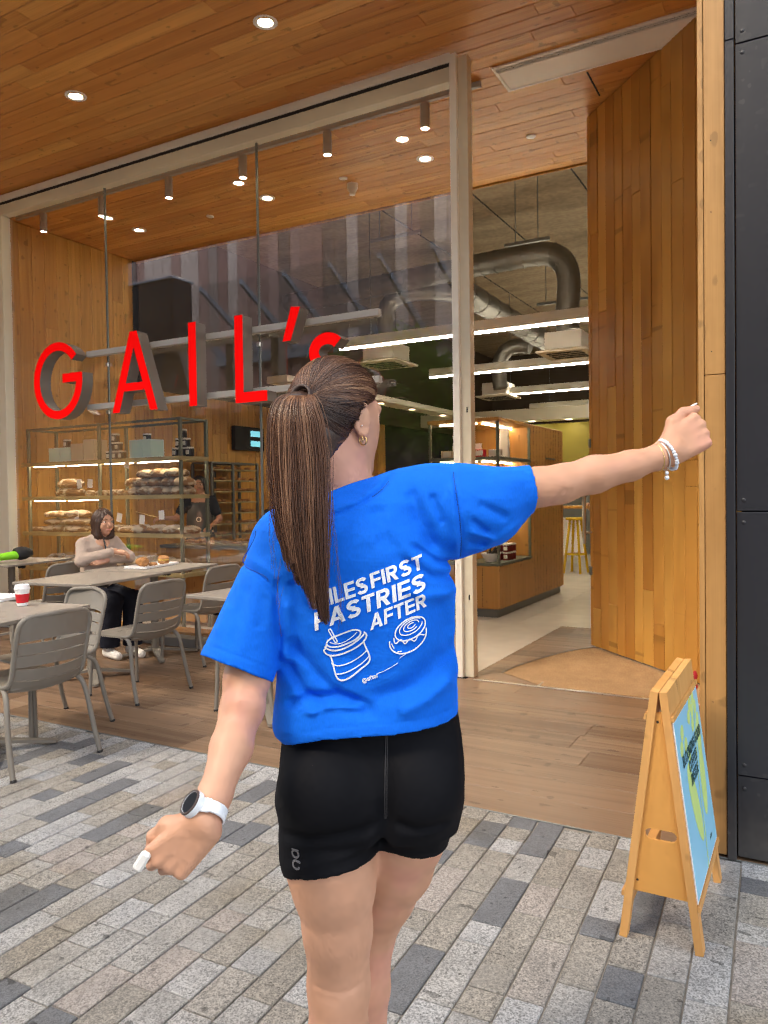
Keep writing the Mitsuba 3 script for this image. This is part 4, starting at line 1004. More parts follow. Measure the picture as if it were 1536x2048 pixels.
# watch on the left wrist
wl = np.array([-.306, -.262, .884]); wd = np.array([-.016, -.066, -.058]); wd /= np.linalg.norm(wd)
fn = np.array([-.62, -.78, .12]); fn -= wd * (fn @ wd); fn /= np.linalg.norm(fn); ft = np.cross(wd, fn)
MWt = mat4(np.column_stack([wd, ft, fn]), wl + wd * -.002)
wk = thing('w', None) if False else me + '__watch'
st_ = []
g = np.linspace(0, 2 * np.pi, 49)
sec = np.stack([0 * g, .0325 * np.cos(g), .0285 * np.sin(g)], 1)
hw = np.where(np.sin(g) > .55, .0125, .0105)
vv = np.vstack([sec + [0, 0, 0] + np.c_[-hw, 0 * g, 0 * g], sec * 1.085 + np.c_[-hw * .9, 0 * g, 0 * g], sec * 1.085 + np.c_[hw * .9, 0 * g, 0 * g], sec + np.c_[hw, 0 * g, 0 * g]])
nn = 49; fs = []
for k in range(4):
    i0 = np.arange(48); k2 = (k + 1) % 4
    fs.append(np.stack([k * nn + i0, k2 * nn + i0, k2 * nn + i0 + 1, k * nn + i0 + 1], 1))
fs = np.vstack(fs)
sm_ = trimesh.Trimesh(vv, np.vstack([fs[:, [0, 1, 2]], fs[:, [0, 2, 3]]]), process=False); sm_.apply_transform(MWt)
wt = put('watch', sm_, 'watch_white', me, smooth=50, M=TWM, label='white sports watch with round black face')
ca_ = lathe([(0, .026), (.0205, .026), (.0225, .028), (.0225, .0385), (.0205, .0405), (.0185, .0405), (.0180, .0395)], 40); ca_.apply_transform(MWt)
put('watch_case', ca_, 'watch_white', wt, smooth=35, M=TWM)
fc = lathe([(.0183, .0392), (.0178, .0402), (.017, .0404), (0, .0404)], 40); fc.apply_transform(MWt); put('watch_face', fc, 'watch_glass', wt, smooth=35, M=TWM)
bz = lathe([(.0225, .0388), (.0215, .0412), (.0190, .0414), (.0185, .0402)], 40); bz.apply_transform(MWt); put('bezel', bz, 'tie_brown', wt, smooth=35, M=TWM)
for sx in (-1, 1):
    q = cyl((sx * .006, .0215, .033), (sx * .006, .0255, .033), .0022, 10); q.apply_transform(MWt); put('button', q, 'watch_white', wt, smooth=40, M=TWM)
# small white case held between thumb and fingers
q = cb(-.0085, .0085, -.006, .006, -.0175, .0175, .004)
hx = PL(.112, .030, -.022)
ax_ = np.array([-.53, 0, -.85]); ay = np.array([.85, 0, -.53])
q.apply_transform(mat4(np.column_stack([ay, np.cross(ax_, ay), ax_]), (-.402, -.312, .829)))
q.apply_transform(MW)
wcs = put('held_case', q, 'white_paint', None, label="small white case held in the woman's left fist", cat='case')
# ================================================================ terrace furniture
flat('taupe', (.19, .172, .146), 0.5, 0.0, .4)
flat('taupe_top', (.225, .20, .17), 0.42, 0.0, .5)
flat('foot_black', (.02, .02, .02), .6)
def sheet(f, nu, nv, th):
    """curved plate: f(u, v) -> points, thickened along its normals"""
    u, v = np.meshgrid(np.linspace(0, 1, nu), np.linspace(0, 1, nv), indexing='ij')
    P = f(u, v); du = np.gradient(P, axis=0); dv = np.gradient(P, axis=1)
    n = np.cross(du, dv); n /= np.linalg.norm(n, axis=2, keepdims=True) + 1e-9
    A, B = (P + n * th / 2).reshape(-1, 3), (P - n * th / 2).reshape(-1, 3)
    i, j = np.meshgrid(np.arange(nu - 1), np.arange(nv - 1), indexing='ij'); i, j = i.ravel(), j.ravel()
    q = np.stack([i * nv + j, (i + 1) * nv + j, (i + 1) * nv + j + 1, i * nv + j + 1], 1); N = nu * nv
    fs = [q, q[:, ::-1] + N]
    for e in (np.arange(nv), ):
        k = np.arange(nv - 1)
        fs += [np.stack([k, k + 1, k + 1 + N, k + N], 1), np.stack([(nu - 1) * nv + k + 1, (nu - 1) * nv + k, (nu - 1) * nv + k + N, (nu - 1) * nv + k + 1 + N], 1)]
    k = np.arange(nu - 1)
    fs += [np.stack([(k + 1) * nv, k * nv, k * nv + N, (k + 1) * nv + N], 1), np.stack([k * nv + nv - 1, (k + 1) * nv + nv - 1, (k + 1) * nv + nv - 1 + N, k * nv + nv - 1 + N], 1)]
    q = np.vstack(fs)
    return trimesh.Trimesh(np.vstack([A, B]), np.vstack([q[:, [0, 1, 2]], q[:, [0, 2, 3]]]), process=False)
def make_chair(label, M):
    """faces +x; seat centre over the origin"""
    t = thing('terrace_chair', label, 'chair', 'taupe metal terrace chairs')
    W2 = .215
    bx_ = lambda z: -.215 - .22 * (z - .45) - .25 * np.maximum(0, .50 - z) ** 1.0 * -1.0
    back = lambda z: np.interp(z, [.40, .44, .48, .54, .66, .82], [-.13, -.175, -.205, -.225, -.255, -.295])
    def pl(z0, z1):
        def f(u, v):
            y = (u - .5) * 2 * (W2 - .012); z = z0 + (z1 - z0) * v - .018 * (1 - (y / W2) ** 2) * (z0 < .5)
            return np.stack([back(z) - .045 * (1 - (y / W2) ** 2), y, z + .012 * (1 - (y / W2) ** 2) * (z1 > .80)], -1)
        return f
    zs = [.425, .492, .556, .620, .684, .815]
    for a, b in zip(zs[:-1], zs[1:]):
        if b > .8: b = .807
        put('back_slat', sheet(pl(a + .0025, b - .0025), 13, 6, .004), 'taupe', t, smooth=50, M=M)
    pts = [(-.10, -W2, .447), (-.16, -W2, .452), (-.203, -W2, .478), (-.235, -W2, .58), (-.275, -W2, .74), (-.288, -W2 + .012, .79), (-.297, -W2 + .05, .815), (-.317, -W2 + .12, .823)]
    full = pts + [(-.335, 0, .829)] + [(x, -y, z) for x, y, z in pts[::-1]]
    put('back_frame', tube(spline(full, 60), .0135, 10), 'taupe', t, smooth=50, M=M)
    seat = sbox(-.19, -.205, .235, .205).buffer(-.05).buffer(.06)
    def seatz(m):
        v = m.vertices; v[:, 2] -= .012 * np.clip(1 - (v[:, 0] / .2) ** 2, 0, 1) * np.clip(1 - (v[:, 1] / .2) ** 2, 0, 1) - .0 ; return m
    slots = unary_union([sbox(x - .004, -.155, x + .004, .155) for x in (-.10, -.03, .04, .11)])
    put('seat', seatz(prism(seat.difference(slots), .014, z0=.437)), 'taupe', t, smooth=35, M=M)
    for s in (-1, 1):
        fl = tube(spline([(.16, s * .19, .44), (.195, s * .2, .43), (.215, s * .206, .39), (.235, s * .222, .0)], 16), .0135, 10)
        l1 = put('leg', fl, 'taupe', t, smooth=50, M=M)
        rl = tube(spline([(-.085, s * .195, .442), (-.14, s * .212, .438), (-.18, s * .225, .41), (-.205, s * .237, .35), (-.285, s * .262, .0)], 20), .0142, 10)
        l2 = put('leg', rl, 'taupe', t, smooth=50, M=M)
        put('foot', cyl((.2352, s * .2222, .0), (.2348, s * .2218, .012), .0148, 10), 'foot_black', l1, M=M)
        put('foot', cyl((-.2855, s * .262, .0), (-.282, s * .261, .012), .0155, 10), 'foot_black', l2, M=M)
    return t
def at(x, y, deg): return TW(rotz(math.radians(deg), (x, y, 0.001)))
ch = make_chair('taupe slatted metal chair nearest the street, standing on the stone setts', at(-3.235 - .0, 2.71, 176))
for x, y, a, l in ((-4.19, 3.155, 263, 'taupe slatted metal chair behind the nearest chair, turned towards the street'),
                   (-4.315, 4.0, 180, 'taupe slatted metal chair on the wooden deck at the long table, back to viewer'),
                   (-4.715, 5.10, 181, 'taupe slatted metal chair standing sideways by the window left of the blue shirt'),
                   (-6.30, 4.78, 180, 'taupe slatted metal chair at the far left table behind the seated woman'),
                   (-5.78, 4.93, -12, 'taupe slatted metal chair that the woman in the beige jacket sits on'),
                   (-3.22, 4.10, 180, 'taupe slatted metal chair mostly hidden behind the woman in blue')):
    M_ = at(x, y, a)
    copy_thing(ch, 'terrace_chair', M_, l)
_ = 0
for k in [k for k in scene if k.startswith(ch + '__')]:
    scene[k] = {**scene[k], 'to_world': at(-3.775 + .0, 2.70, 178)}
def make_table(label, x0, x1, y0, y1, deg=0, z=.80):
    cx, cy = (x0 + x1) / 2, (y0 + y1) / 2
    M = rotz(math.radians(deg), (cx, cy, 0)); TM = TW(M)
    a, b = (x1 - x0) / 2, (y1 - y0) / 2
    t = thing('terrace_table', label, 'table', 'taupe slatted terrace tables')
    put('rim', cat(cb(-a, a, -b, -b + .03, z - .022, z, .003), cb(-a, a, b - .03, b, z - .022, z, .003), cb(-a, -a + .03, -b + .0305, b - .0305, z - .022, z, .003), cb(a - .03, a, -b + .0305, b - .0305, z - .022, z, .003)), 'taupe_top', t, M=TM)
    n = 9; w = (2 * b - .06) / n
    for i in range(n):
        put('slat', cb(-a + .0305, a - .0305, -b + .03 + i * w + .0035, -b + .03 + (i + 1) * w - .0035, z - .018, z - .0015, .002), 'taupe_top', t, M=TM)
    put('tilt_block', cat(cb(-.14, .14, -.05, .05, z - .055, z - .0225, .006), cb(.10, .17, -.02, .02, z - .075, z - .05, .006)), 'foot_black', t, M=TM)
    put('column', tube([(0, 0, .05), (0, 0, z - .056)], .034, 18), 'taupe', t, smooth=40, M=TM)
    for q in range(4):
        g = math.radians(45 + 90 * q); c, s = math.cos(g), math.sin(g)
        L = math.hypot(a, b) * .62
        ft = prism(Polygon([(.02, -.035), (L, -.022), (L + .012, 0), (L, .022), (.02, .035)]), .018)
        v = ft.vertices; v[:, 2] += .055 * (1 - v[:, 0] / (L + .012)) + .008
        ft.apply_transform(rotz(g)); put('foot', ft, 'taupe', t, M=TM)
    return t
make_table('taupe slatted table nearest the street holding the paper cup', -4.445, -3.625, 2.300, 3.020, 11, 0.800)
make_table('taupe slatted table in front of the seated woman, street end', -5.345, -4.615, 3.740, 4.580, 9, 0.800)
make_table('taupe slatted table in front of the seated woman, window end, holding the tray', -5.560, -4.750, 4.585, 5.425, 9, 0.803)
make_table('taupe slatted table just left of the blue shirt sleeve', -3.460, -2.740, 3.620, 4.340, -4, 0.800)
make_table('taupe slatted table at the far left with a green bag on it', -7.520, -6.720, 4.560, 5.400, 9, 0.800)
# paper cup with sleeve and lid
k = thing('paper_cup', 'white paper cup with red band and white lid on the nearest table', 'cup')
flat('paper_white', (.78, .78, .77), .6); flat('red_band', (.55, .012, .02), .55); flat('lid_white', (.80, .80, .80), .35)
Mc = TW(mat4(np.eye(3), (-4.040, 2.891, .801)))
put('cup_body', lathe([(0, 0), (.029, 0), (.030, .002), (.0415, .098), (.039, .098), (.029, .006), (0, .006)], 32), 'paper_white', k, smooth=35, M=Mc)
put('sleeve', lathe([(.0320, .018), (.0326, .0175), (.0392, .0685), (.0386, .069)], 32), 'red_band', k, smooth=35, M=Mc)
put('lid', lathe([(.0435, .094), (.0445, .098), (.0435, .103), (.041, .105), (.039, .120), (.036, .123), (.033, .119), (0, .117)], 32), 'lid_white', k, smooth=35, M=Mc)
def tray(label, x, y, z, a, b, deg):
    t = thing('serving_tray', label, 'tray')
    o = sbox(-a, -b, a, b).buffer(.02); i = o.buffer(-.008)
    M = TW(rotz(math.radians(deg), (x, y, z)))
    put('base', prism(o, .005), 'paper_white', t, M=M); put('rim', prism(o.difference(i), .013, z0=.0052), 'paper_white', t, smooth=30, M=M)
tray('pale serving tray with pastries on the table in front of the seated woman', -5.20, 5.03, .805, .10, .24, 12)
tray('white serving tray at the left edge on the nearest table', -4.457, 3.012, .802, .12, .10, 14)
procm('crust', lambda p, n, uv: mikit.mix((.22, .085, .025), (.50, .26, .095), mikit.fbm(p.x * 40 + uv.x * 9, p.y * 40, p.z * 40)) * (.75 + .5 * uv.y), .5, .4)
def flour(p, n, uv):
    a = mikit.fbm(p.x * 16 + uv.x * 9, p.y * 16, p.z * 16); s = mikit.smoothstep(.42, .6, a + .12 * n.z)
    return mikit.mix((.24, .135, .065), (.50, .42, .32), s) * (.8 + .35 * uv.y)
procm('floury_crust', flour, .8, .2)
flat('filling', (.75, .55, .15), .5)
def pastry(label, x, y, z, kind, deg=0, grp=None, nm='pastry', s=1.0):
    M = TW(rotz(math.radians(deg), (x, y, z)))
    if kind == 'croissant':
        g = np.linspace(-1.25, 1.25, 13)
        c = np.stack([.05 * np.cos(g) - .03, .062 * np.sin(g), .026 + 0 * g], 1) * s
        m = tube(c, s * .030 * (np.cos(g * 1.05) * .8 + .28) * (1 + .10 * np.cos(g * 11)), 12)
        return put(nm, m, 'crust', None, smooth=40, uv=rnd(), M=M, label=label, cat='pastry', group=grp) if False else put(nm, m, 'crust', None, uv=rnd(), M=M, label=label, cat='pastry', group=grp)
    if kind == 'bun':
        t = thing(nm, label, 'pastry', grp)
        b = blob(.052, .052, .022, 3, .06); b.apply_translation((0, 0, .020)); put('lower_half', b, 'crust', t, uv=rnd(), M=M)
        b = blob(.054, .054, .009, 8, .16); b.apply_translation((0, 0, .040)); put('filling', b, 'filling', t, M=M)
        b = blob(.051, .051, .030, 5, .06); b.vertices[:, 2] = np.maximum(b.vertices[:, 2], -.004); b.apply_translation((0, 0, .052)); put('upper_half', b, 'crust', t, uv=rnd(), M=M)
        return t
    m = blob(.05 * s, .042 * s, .022 * s, int(x * 91) % 40, .2); m.apply_translation((0, 0, .018 * s))
    return put(nm, m, 'crust', None, uv=rnd(), M=M, label=label, cat='pastry', group=grp)
pastry('large golden croissant on the tray in front of the seated woman', -5.23, 4.92, .811, 'croissant', 60, s=1.4, nm='croissant')
pastry('small golden pastry beside the large croissant on the outdoor tray', -5.16, 5.00, .811, 'bun2', 10, s=.85)
pastry('filled bun with yellow cheese on the outdoor tray', -5.20, 5.17, .811, 'bun', 0, nm='filled_bun')
# green bag with a black end on the far table
k = thing('green_bag', 'bright green tapered bag with black end lying on the far left table', 'bag')
flat('lime', (.22, .62, .02), .5); flat('dark_fabric', (.012, .012, .014), .7)
gb = tube(spline([(-7.02, 4.42, .835), (-6.98, 4.66, .85), (-6.93, 4.90, .87)], 14), np.linspace(.025, .068, 14), 14, flat=((0, 0, 1), .62))
put('body', gb, 'lime', k, smooth=60)
gb = tube(spline([(-6.928, 4.902, .872), (-6.91, 4.96, .885), (-6.89, 5.02, .88), (-6.88, 5.05, .865)], 10), [.075, .08, .083, .082, .08, .075, .064, .05, .032, .012], 14, flat=((0, 0, 1), .8))
put('end', gb, 'dark_fabric', k, smooth=60)
# ================================================================ A-board
ab = thing('a_board', 'oak framed A-board with a blue flower poster standing on the setts', 'sign')
yA, yB = 2.475, 3.02
def leg_pts(side, top, bot, w, th):
    """a leg in the x-z plane between top and bottom"""
    t, b = np.array(top), np.array(bot); d = (t - b) / np.linalg.norm(t - b); n = np.array([d[1], -d[0]]) * side
    return [t, b, b + n * w, t + n * w]
def slab(poly, y0, y1):
    m = prism(Polygon(poly), y1 - y0); R = np.array([[1, 0, 0, 0], [0, 0, -1, y1], [0, 1, 0, 0], [0, 0, 0, 1.0]]); m.apply_transform(R); return m
TL_, BL_ = (-.4165, .795), (-.516, 0.0)
TR_, BR_ = (-.4145, .795), (-.3125, 0.0)
lth = .024
for (t, b, sd, nm) in ((TL_, BL_, 1, 'back'), (TR_, BR_, -1, 'front')):
    tv, bv = np.array(t), np.array(b); d = (tv - bv) / np.linalg.norm(tv - bv); n = np.array([-d[1], d[0]]) * (1 if nm == 'back' else -1)
    n = n * (1 if (n[0] < 0) == (nm == 'back') else -1)      # outward
    q = lambda s, o: tuple(bv + d * s * np.linalg.norm(tv - bv) + n * o)
    for ya, yb in ((yA, yA + .045), (yB - .045, yB)):
        pl_ = Polygon([q(0, 0), q(1, 0), q(1, lth), q(0, lth)]).intersection(sbox(-2, 0.001, 2, 2))
        m = prism(pl_, yb - ya); m.apply_transform(np.array([[1, 0, 0, 0], [0, 0, -1, yb], [0, 1, 0, 0], [0, 0, 0, 1.0]]))
        put('leg', m, 'sign_wood', ab, uv=rnd())
    for s0, s1 in ((.90, 1.0), (.13, .20)):
        m = prism(Polygon([q(s0, 0), q(s1, 0), q(s1, lth), q(s0, lth)]), (yB - yA - .0904)); m.apply_transform(np.array([[1, 0, 0, 0], [0, 0, -1, yB - .0452], [0, 1, 0, 0], [0, 0, 0, 1.0]]))
        put('rail', m, 'sign_wood', ab, uv=rnd())
    # poster held by two oak strips on the outside
    o0 = lth + .001
    for s0, s1 in ((.885, .905), (.165, .185)):
        m = prism(Polygon([q(s0, o0), q(s1, o0), q(s1, o0 + .008), q(s0, o0 + .008)]), yB - yA); m.apply_transform(np.array([[1, 0, 0, 0], [0, 0, -1, yB], [0, 1, 0, 0], [0, 0, 0, 1.0]]))
        put('clip_strip', m, 'sign_wood', ab, uv=rnd())
    m = prism(Polygon([q(.19, o0), q(.88, o0), q(.88, o0 + .003), q(.19, o0 + .003)]), yB - yA - .02); m.apply_transform(np.array([[1, 0, 0, 0], [0, 0, -1, yB - .01], [0, 1, 0, 0], [0, 0, 0, 1.0]]))
    if nm == 'front':
        bk_ = put('poster_board', m, 'paper_white', ab)
        flat('poster_blue', (.235, .50, .68), .35); flat('poster_green', (.46, .62, .22), .4); flat('poster_ink', (.012, .05, .055), .4)
        Ln = np.linalg.norm(tv - bv) * .69; Wd = yB - yA - .02
        O = np.r_[bv + d * np.linalg.norm(tv - bv) * .19 + n * (o0 + .0031), 0]; O = np.array([O[0], yA + .01, O[1]])
        Mp = mat4(np.column_stack([[0, 1, 0], [d[0], 0, d[1]], np.cross([0, 1, 0], [d[0], 0, d[1]])]), O)
        def pp(name, poly, bs, lift, **k): put(name, prism(poly, .0006, z0=lift), bs, bk_, M=TW(Mp), **k)
        pp('poster', sbox(.006, .004, Wd - .002, Ln - .004), 'poster_blue', 0.0)
        leaf = lambda x, y, a, b, r: affinity.translate(affinity.rotate(affinity.scale(Point(0, 0).buffer(1, 24), a, b), r, origin=(0, 0)), x, y)
        pp('leaf', leaf(.19, .24, .055, .15, 24), 'poster_green', .0008); pp('leaf', leaf(.40, .25, .052, .115, -14), 'poster_green', .0008); pp('leaf', leaf(.43, .385, .042, .075, -12), 'poster_green', .0008)
        pp('stem', LineString(spline([(.26, 0.005, 0), (.29, .15, 0), (.31, .30, 0), (.37, .42, 0), (.42, .53, 0)], 30)[:, :2]).buffer(.0035), 'poster_green', .0016)
        for (x, y) in ((.12, .49), (.16, .44), (.08, .45), (.15, .36), (.36, .50), (.43, .50), (.34, .46), (.45, .45), (.40, .535), (.33, .53), (.28, .50), (.20, .40)):
            pp('petal', leaf(x, y, .030, .022, 20), 'poster_green', .0008 + .0001 * (x + y))
        for i, (tx, hh, y) in enumerate((('BLOOMING GOOD', .034, .395), ('COFFEE', .034, .35), ('INSIDE', .034, .305))):
            m = meshkit.text_mesh(tx, hh, .0006, True); w_ = m.bounds[1][0] - m.bounds[0][0]
            sc = min(1, .42 / w_); m.apply_scale([sc, 1, 1]); m.apply_translation((Wd / 2 - sc * w_ / 2 + (-.02 if i else 0), y, .0024)); put('poster_text', m, 'poster_ink', bk_, M=TW(Mp))
        m = meshkit.text_mesh('coffee', .012, .0006); m.apply_translation((.37, .05, .0008)); put('poster_text', m, 'poster_ink', bk_, M=TW(Mp))
# plywood side with a hand hole
gv = np.array
side = Polygon([(-.4375, .725), (-.397, .725), (-.3205, .155), (-.506, .155)])
side = Polygon([(-.4165 + (.795 - z) * (-.0995 / .795) - .006 if i else -.4145 + (.795 - z) * (.102 / .795) + .006, z) for i, z in ((1, .73), (0, .73), (0, .155), (1, .155))])
slot = LineString([(-.443, .345), (-.383, .345)]).buffer(.017)
procm('plywood', wood(2, (.50, .235, .055), (.60, .31, .085), (.55, .26, .06), tone=.1, fine=60.), .45, .4)
for ya in (yA + .012, yB - .024):
    m = prism(side.difference(slot), .010); m.apply_transform(np.array([[1, 0, 0, 0], [0, 0, -1, ya + .010], [0, 1, 0, 0], [0, 0, 0, 1.0]]))
    put('side_panel', m, 'plywood', ab, uv=(.5, .4))
for z in (.70, .19):
    xx = -.4165 + (.795 - z) * (-.0995 / .795) + .008
    put('screw', cyl((xx, yA + .0115, z), (xx, yA + .014, z), .004, 10), 'gap_black', ab)
q = thing('door_stop', 'small red fabric tag hanging on the door bottom behind the A-board', 'tag')
flat('red_cloth', (.42, .02, .03), .7)
b = blob(.014, .012, .03, 2, .3); b.apply_translation((-.50, 4.2, .50)); 
put('ribbon', cat(*[(lambda m, z: (m.apply_translation((-.452, 3.62, z)), m)[1])(blob(.010, .008, .022, s_, .3), zz) for s_, zz in ((1, .60), (4, .555))]), 'red_cloth', q)
# ================================================================ letters of the shop sign
flat('sign_red', (.62, .001, .001), .8, 0, .05); flat('letter_return', (.15, .135, .12), .45); flat('rail_grey', (.42, .41, .38), .4)
sg = thing('shop_sign', "large red letters reading GAIL's fixed on two rails across the window", 'sign')
def bar(x0, z0, x1, z1, w): return LineString([(x0, z0), (x1, z1)]).buffer(w / 2, cap_style=2)
w_ = .088
clipz = sbox(-9, 2.235, 0, 2.985)
G = Point(0, 0).buffer(1, 64); G = affinity.scale(G, .362, .385).difference(affinity.scale(Point(0, 0).buffer(1, 64), .362 - w_, .385 - w_ * .95))
G = affinity.translate(G, -6.635, 2.61)
G = G.difference(Polygon([(-6.635, 2.64)] + [(-6.635 + .7 * math.cos(math.radians(g)), 2.64 + .7 * math.sin(math.radians(g))) for g in (1, 20, 37)]))
G = unary_union([G, sbox(-6.56, 2.585, -6.274, 2.585 + w_)]).difference(sbox(-6.274, 2.4, -6.0, 2.75))
A_ = unary_union([bar(-5.83, 2.18, -5.545, 3.03, w_), bar(-5.295, 2.18, -5.58, 3.03, w_), sbox(-5.74, 2.43, -5.39, 2.43 + w_ * .85)]).intersection(clipz)
I_ = sbox(-4.875, 2.235, -4.787, 2.98)
L_ = unary_union([sbox(-4.345, 2.225, -4.257, 2.975), sbox(-4.3, 2.225, -4.005, 2.225 + w_)])
ap = Polygon([(-3.835, 2.70), (-3.755, 2.70), (-3.655, 2.965), (-3.745, 2.975)])
th_ = np.radians(np.linspace(35, 270, 24)); t2 = np.radians(np.linspace(90, -145, 24))
S_ = unary_union([LineString(np.column_stack([-3.40 + .125 * np.cos(th_), 2.575 + .105 * np.sin(th_)])).buffer(.047, cap_style=2), LineString(np.column_stack([-3.40 + .14 * np.cos(t2), 2.345 + .125 * np.sin(t2)])).buffer(.047, cap_style=2)])
Rx = np.array([[1, 0, 0, 0], [0, 0, -1, 0], [0, 1, 0, 0], [0, 0, 0, 1.0]])
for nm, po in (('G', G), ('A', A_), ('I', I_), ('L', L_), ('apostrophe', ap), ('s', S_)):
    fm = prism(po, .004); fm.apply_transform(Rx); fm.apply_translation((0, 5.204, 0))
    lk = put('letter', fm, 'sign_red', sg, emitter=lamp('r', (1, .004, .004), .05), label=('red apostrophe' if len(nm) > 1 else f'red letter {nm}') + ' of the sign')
    rm = prism(po.buffer(-.0015), .13); rm.apply_transform(Rx); rm.apply_translation((0, 5.3345, 0))
    put('side', rm, 'letter_return', lk)
for z in (2.88, 2.345):
    put('rail', cb(-6.42, -3.02, 5.375, 5.43, z - .028, z + .028, .003), 'rail_grey', sg)
for X in (-6.262, -4.322, -3.1):
    for z in (2.88, 2.345):
        put('bracket', cyl((X, 5.4305, z), (X, 5.511, z), .014, 10), 'steel', sg, smooth=40)
# ================================================================ inside the shop
lw = thing('timber_wall', 'inner side wall of vertical oak boards at the left end of the shop', 'wall')
put('core', bx(-8.75, -8.47, 5.57, 24, -.05, 5.49), 'gap_black', lw)
y = 5.57
while y < 15:
    wv = .18 if y < 12 else .36
    z = 0.0; cuts = sorted(list(rng.uniform(.4, 4.4 if y < 7.9 else 2.6, 2)))
    for zz in cuts + [4.795 if y < 7.9 else 3.0]:
        put('board', cb(-8.47, -8.45 + rng.random() * .003, y + .002, y + wv - .002, z, zz - .001, .003), 'wall_wood', lw, uv=rnd()); z = zz
    y += wv
flat('dark_paint', (.075, .058, .042), .8)
put('upper_band', bx(-8.469, -8.44, 8.02, 22, 3.001, 5.49), 'dark_paint', lw)
bw = thing('back_wall', 'far timber clad wall of the shop with upper dark band', 'wall')
for i, x in enumerate(np.arange(-8.4, 7.6, .5)):
    put('panel', cb(x + .003, x + .497, 22.0, 22.03, 0, 3.1, .003), 'cabinet_wood', bw, uv=rnd())
put('upper_wall', bx(-8.45, 8, 22.01, 22.2, 3.1, 5.49), 'dark_paint', bw)
rw = thing('right_wall', 'inner right side wall of the shop hidden behind the open door', 'wall')
put('core', bx(2.0, 2.2, 5.56, 22, 0, 5.49), 'cabinet_wood', rw, uv=(.5, .5))
put('front_return', bx(-.28, 2.0, 5.5, 5.7, 0, 4.79), 'wall_wood', rw, uv=(.5, .5))
ow = thing('olive_wall', 'olive green wall panel at the back beyond the tall cabinet', 'wall')
flat('olive', (.30, .235, .03), .6)
put('panel', cb(-5.9, -2.2, 17.4, 17.5, 1.45, 3.0, .004), 'olive', ow); put('lower', cb(-5.9, -2.2, 17.42, 17.5, 0, 1.445, .004), 'steel_dark', ow)
bk = thing('downstand_beam', 'pale bulkhead beam with small downlights at the back of the shop', 'beam')
put('beam', cb(-8.4, 2, 17.0, 17.35, 3.05, 3.34, .005), 'cream_metal', bk)
for X in (-7.6, -6.6, -5.6, -4.75):
    lampdisc('lamp', bk, X, 17.1, 3.046, .06, 9., NEUT)
sb = thing('side_bulkhead', 'long slim pale beam with downlights above the bakery counter', 'beam')
put('beam', cb(-6.78, -6.42, 8.8, 16.5, 3.02, 3.12, .005), 'cream_metal', sb)
for Y in (9.4, 10.6, 11.8, 13.0, 14.4):
    lampdisc('lamp', sb, -6.6, Y, 3.016, .05, 12., WARM)
# hanging linear lights
for i, (Y, x0, x1) in enumerate(((9.0, -5.67, -1.2), (12.0, -5.74, -1.6), (15.0, -5.86, -2.2), (18.0, -5.95, -3.0))):
    t = thing('linear_light', f"{['nearest and largest', 'second', 'third', 'farthest'][i]} hanging linear strip light inside the shop", 'light', 'hanging linear lights')
    put('housing', cb(x0, x1, Y - .045, Y + .045, 3.43, 3.56, .004), 'white_paint', t)
    q = bx(x0 + .01, x1 - .01, Y - .03, Y + .03, 3.405, 3.4295)
    put('diffuser', q, 'white_paint', t, emitter=lamp('l', NEUT, 6.))
    put('uplight', (np.array([[x0 + .01, Y - .03, 3.564], [x1 - .01, Y - .03, 3.564], [x1 - .01, Y + .03, 3.564], [x0 + .01, Y + .03, 3.564]]), np.array([[0, 1, 2, 3]])), 'white_paint', t, emitter=lamp('l', NEUT, 3.))
    for X in (x0 + .5, x1 - .5): put('wire', cyl((X, Y, 3.56), (X, Y, 5.49), .005, 6), 'steel_dark', t)
# ducts
def duct(label, pts, r, rib=.22):
    t = thing('air_duct', label, 'duct')
    c = spline(pts, 60) if len(pts) > 2 else np.linspace(pts[0], pts[1], 30)
    put('pipe', tube(c, r, 20), 'galvanised', t, smooth=60)
    s = np.r_[0, np.cumsum(np.linalg.norm(np.diff(c, axis=0), axis=1))]
    for d in np.arange(.1, s[-1] - .05, rib):
        p = np.array([np.interp(d, s, c[:, k]) for k in range(3)]); q = np.array([np.interp(d + .012, s, c[:, k]) for k in range(3)])
        put('rib', tube([p, q], r * 1.06, 20), 'galvanised', t, smooth=60)
    return t
duct('large spiral metal air duct bending down behind the door opening', [(-8.2, 11.3, 4.86), (-6.6, 11.2, 4.87), (-5.0, 11.05, 4.88), (-3.75, 11.0, 4.90), (-3.25, 11.0, 4.84), (-3.06, 11.0, 4.60), (-3.05, 11.0, 4.2), (-3.05, 11.0, 3.72)], .165)
duct('second metal air duct dropping down behind the glass', [(-5.2, 11.9, 4.75), (-5.9, 11.6, 4.80), (-6.25, 11.5, 4.62), (-6.3, 11.5, 4.2), (-6.3, 11.5, 3.6)], .15)
duct('long straight metal duct running back at an angle below the slab', [(-4.2, 9.85, 4.2), (-4.3, 14.5, 4.2)], .17, .5)
duct('small metal duct elbow above the far air diffuser', [(-4.6, 14.0, 4.15), (-5.0, 14.0, 4.17), (-5.18, 14.0, 4.0), (-5.2, 14.0, 3.42)], .14)
flat('diff_cream', (.56, .50, .40), .5)
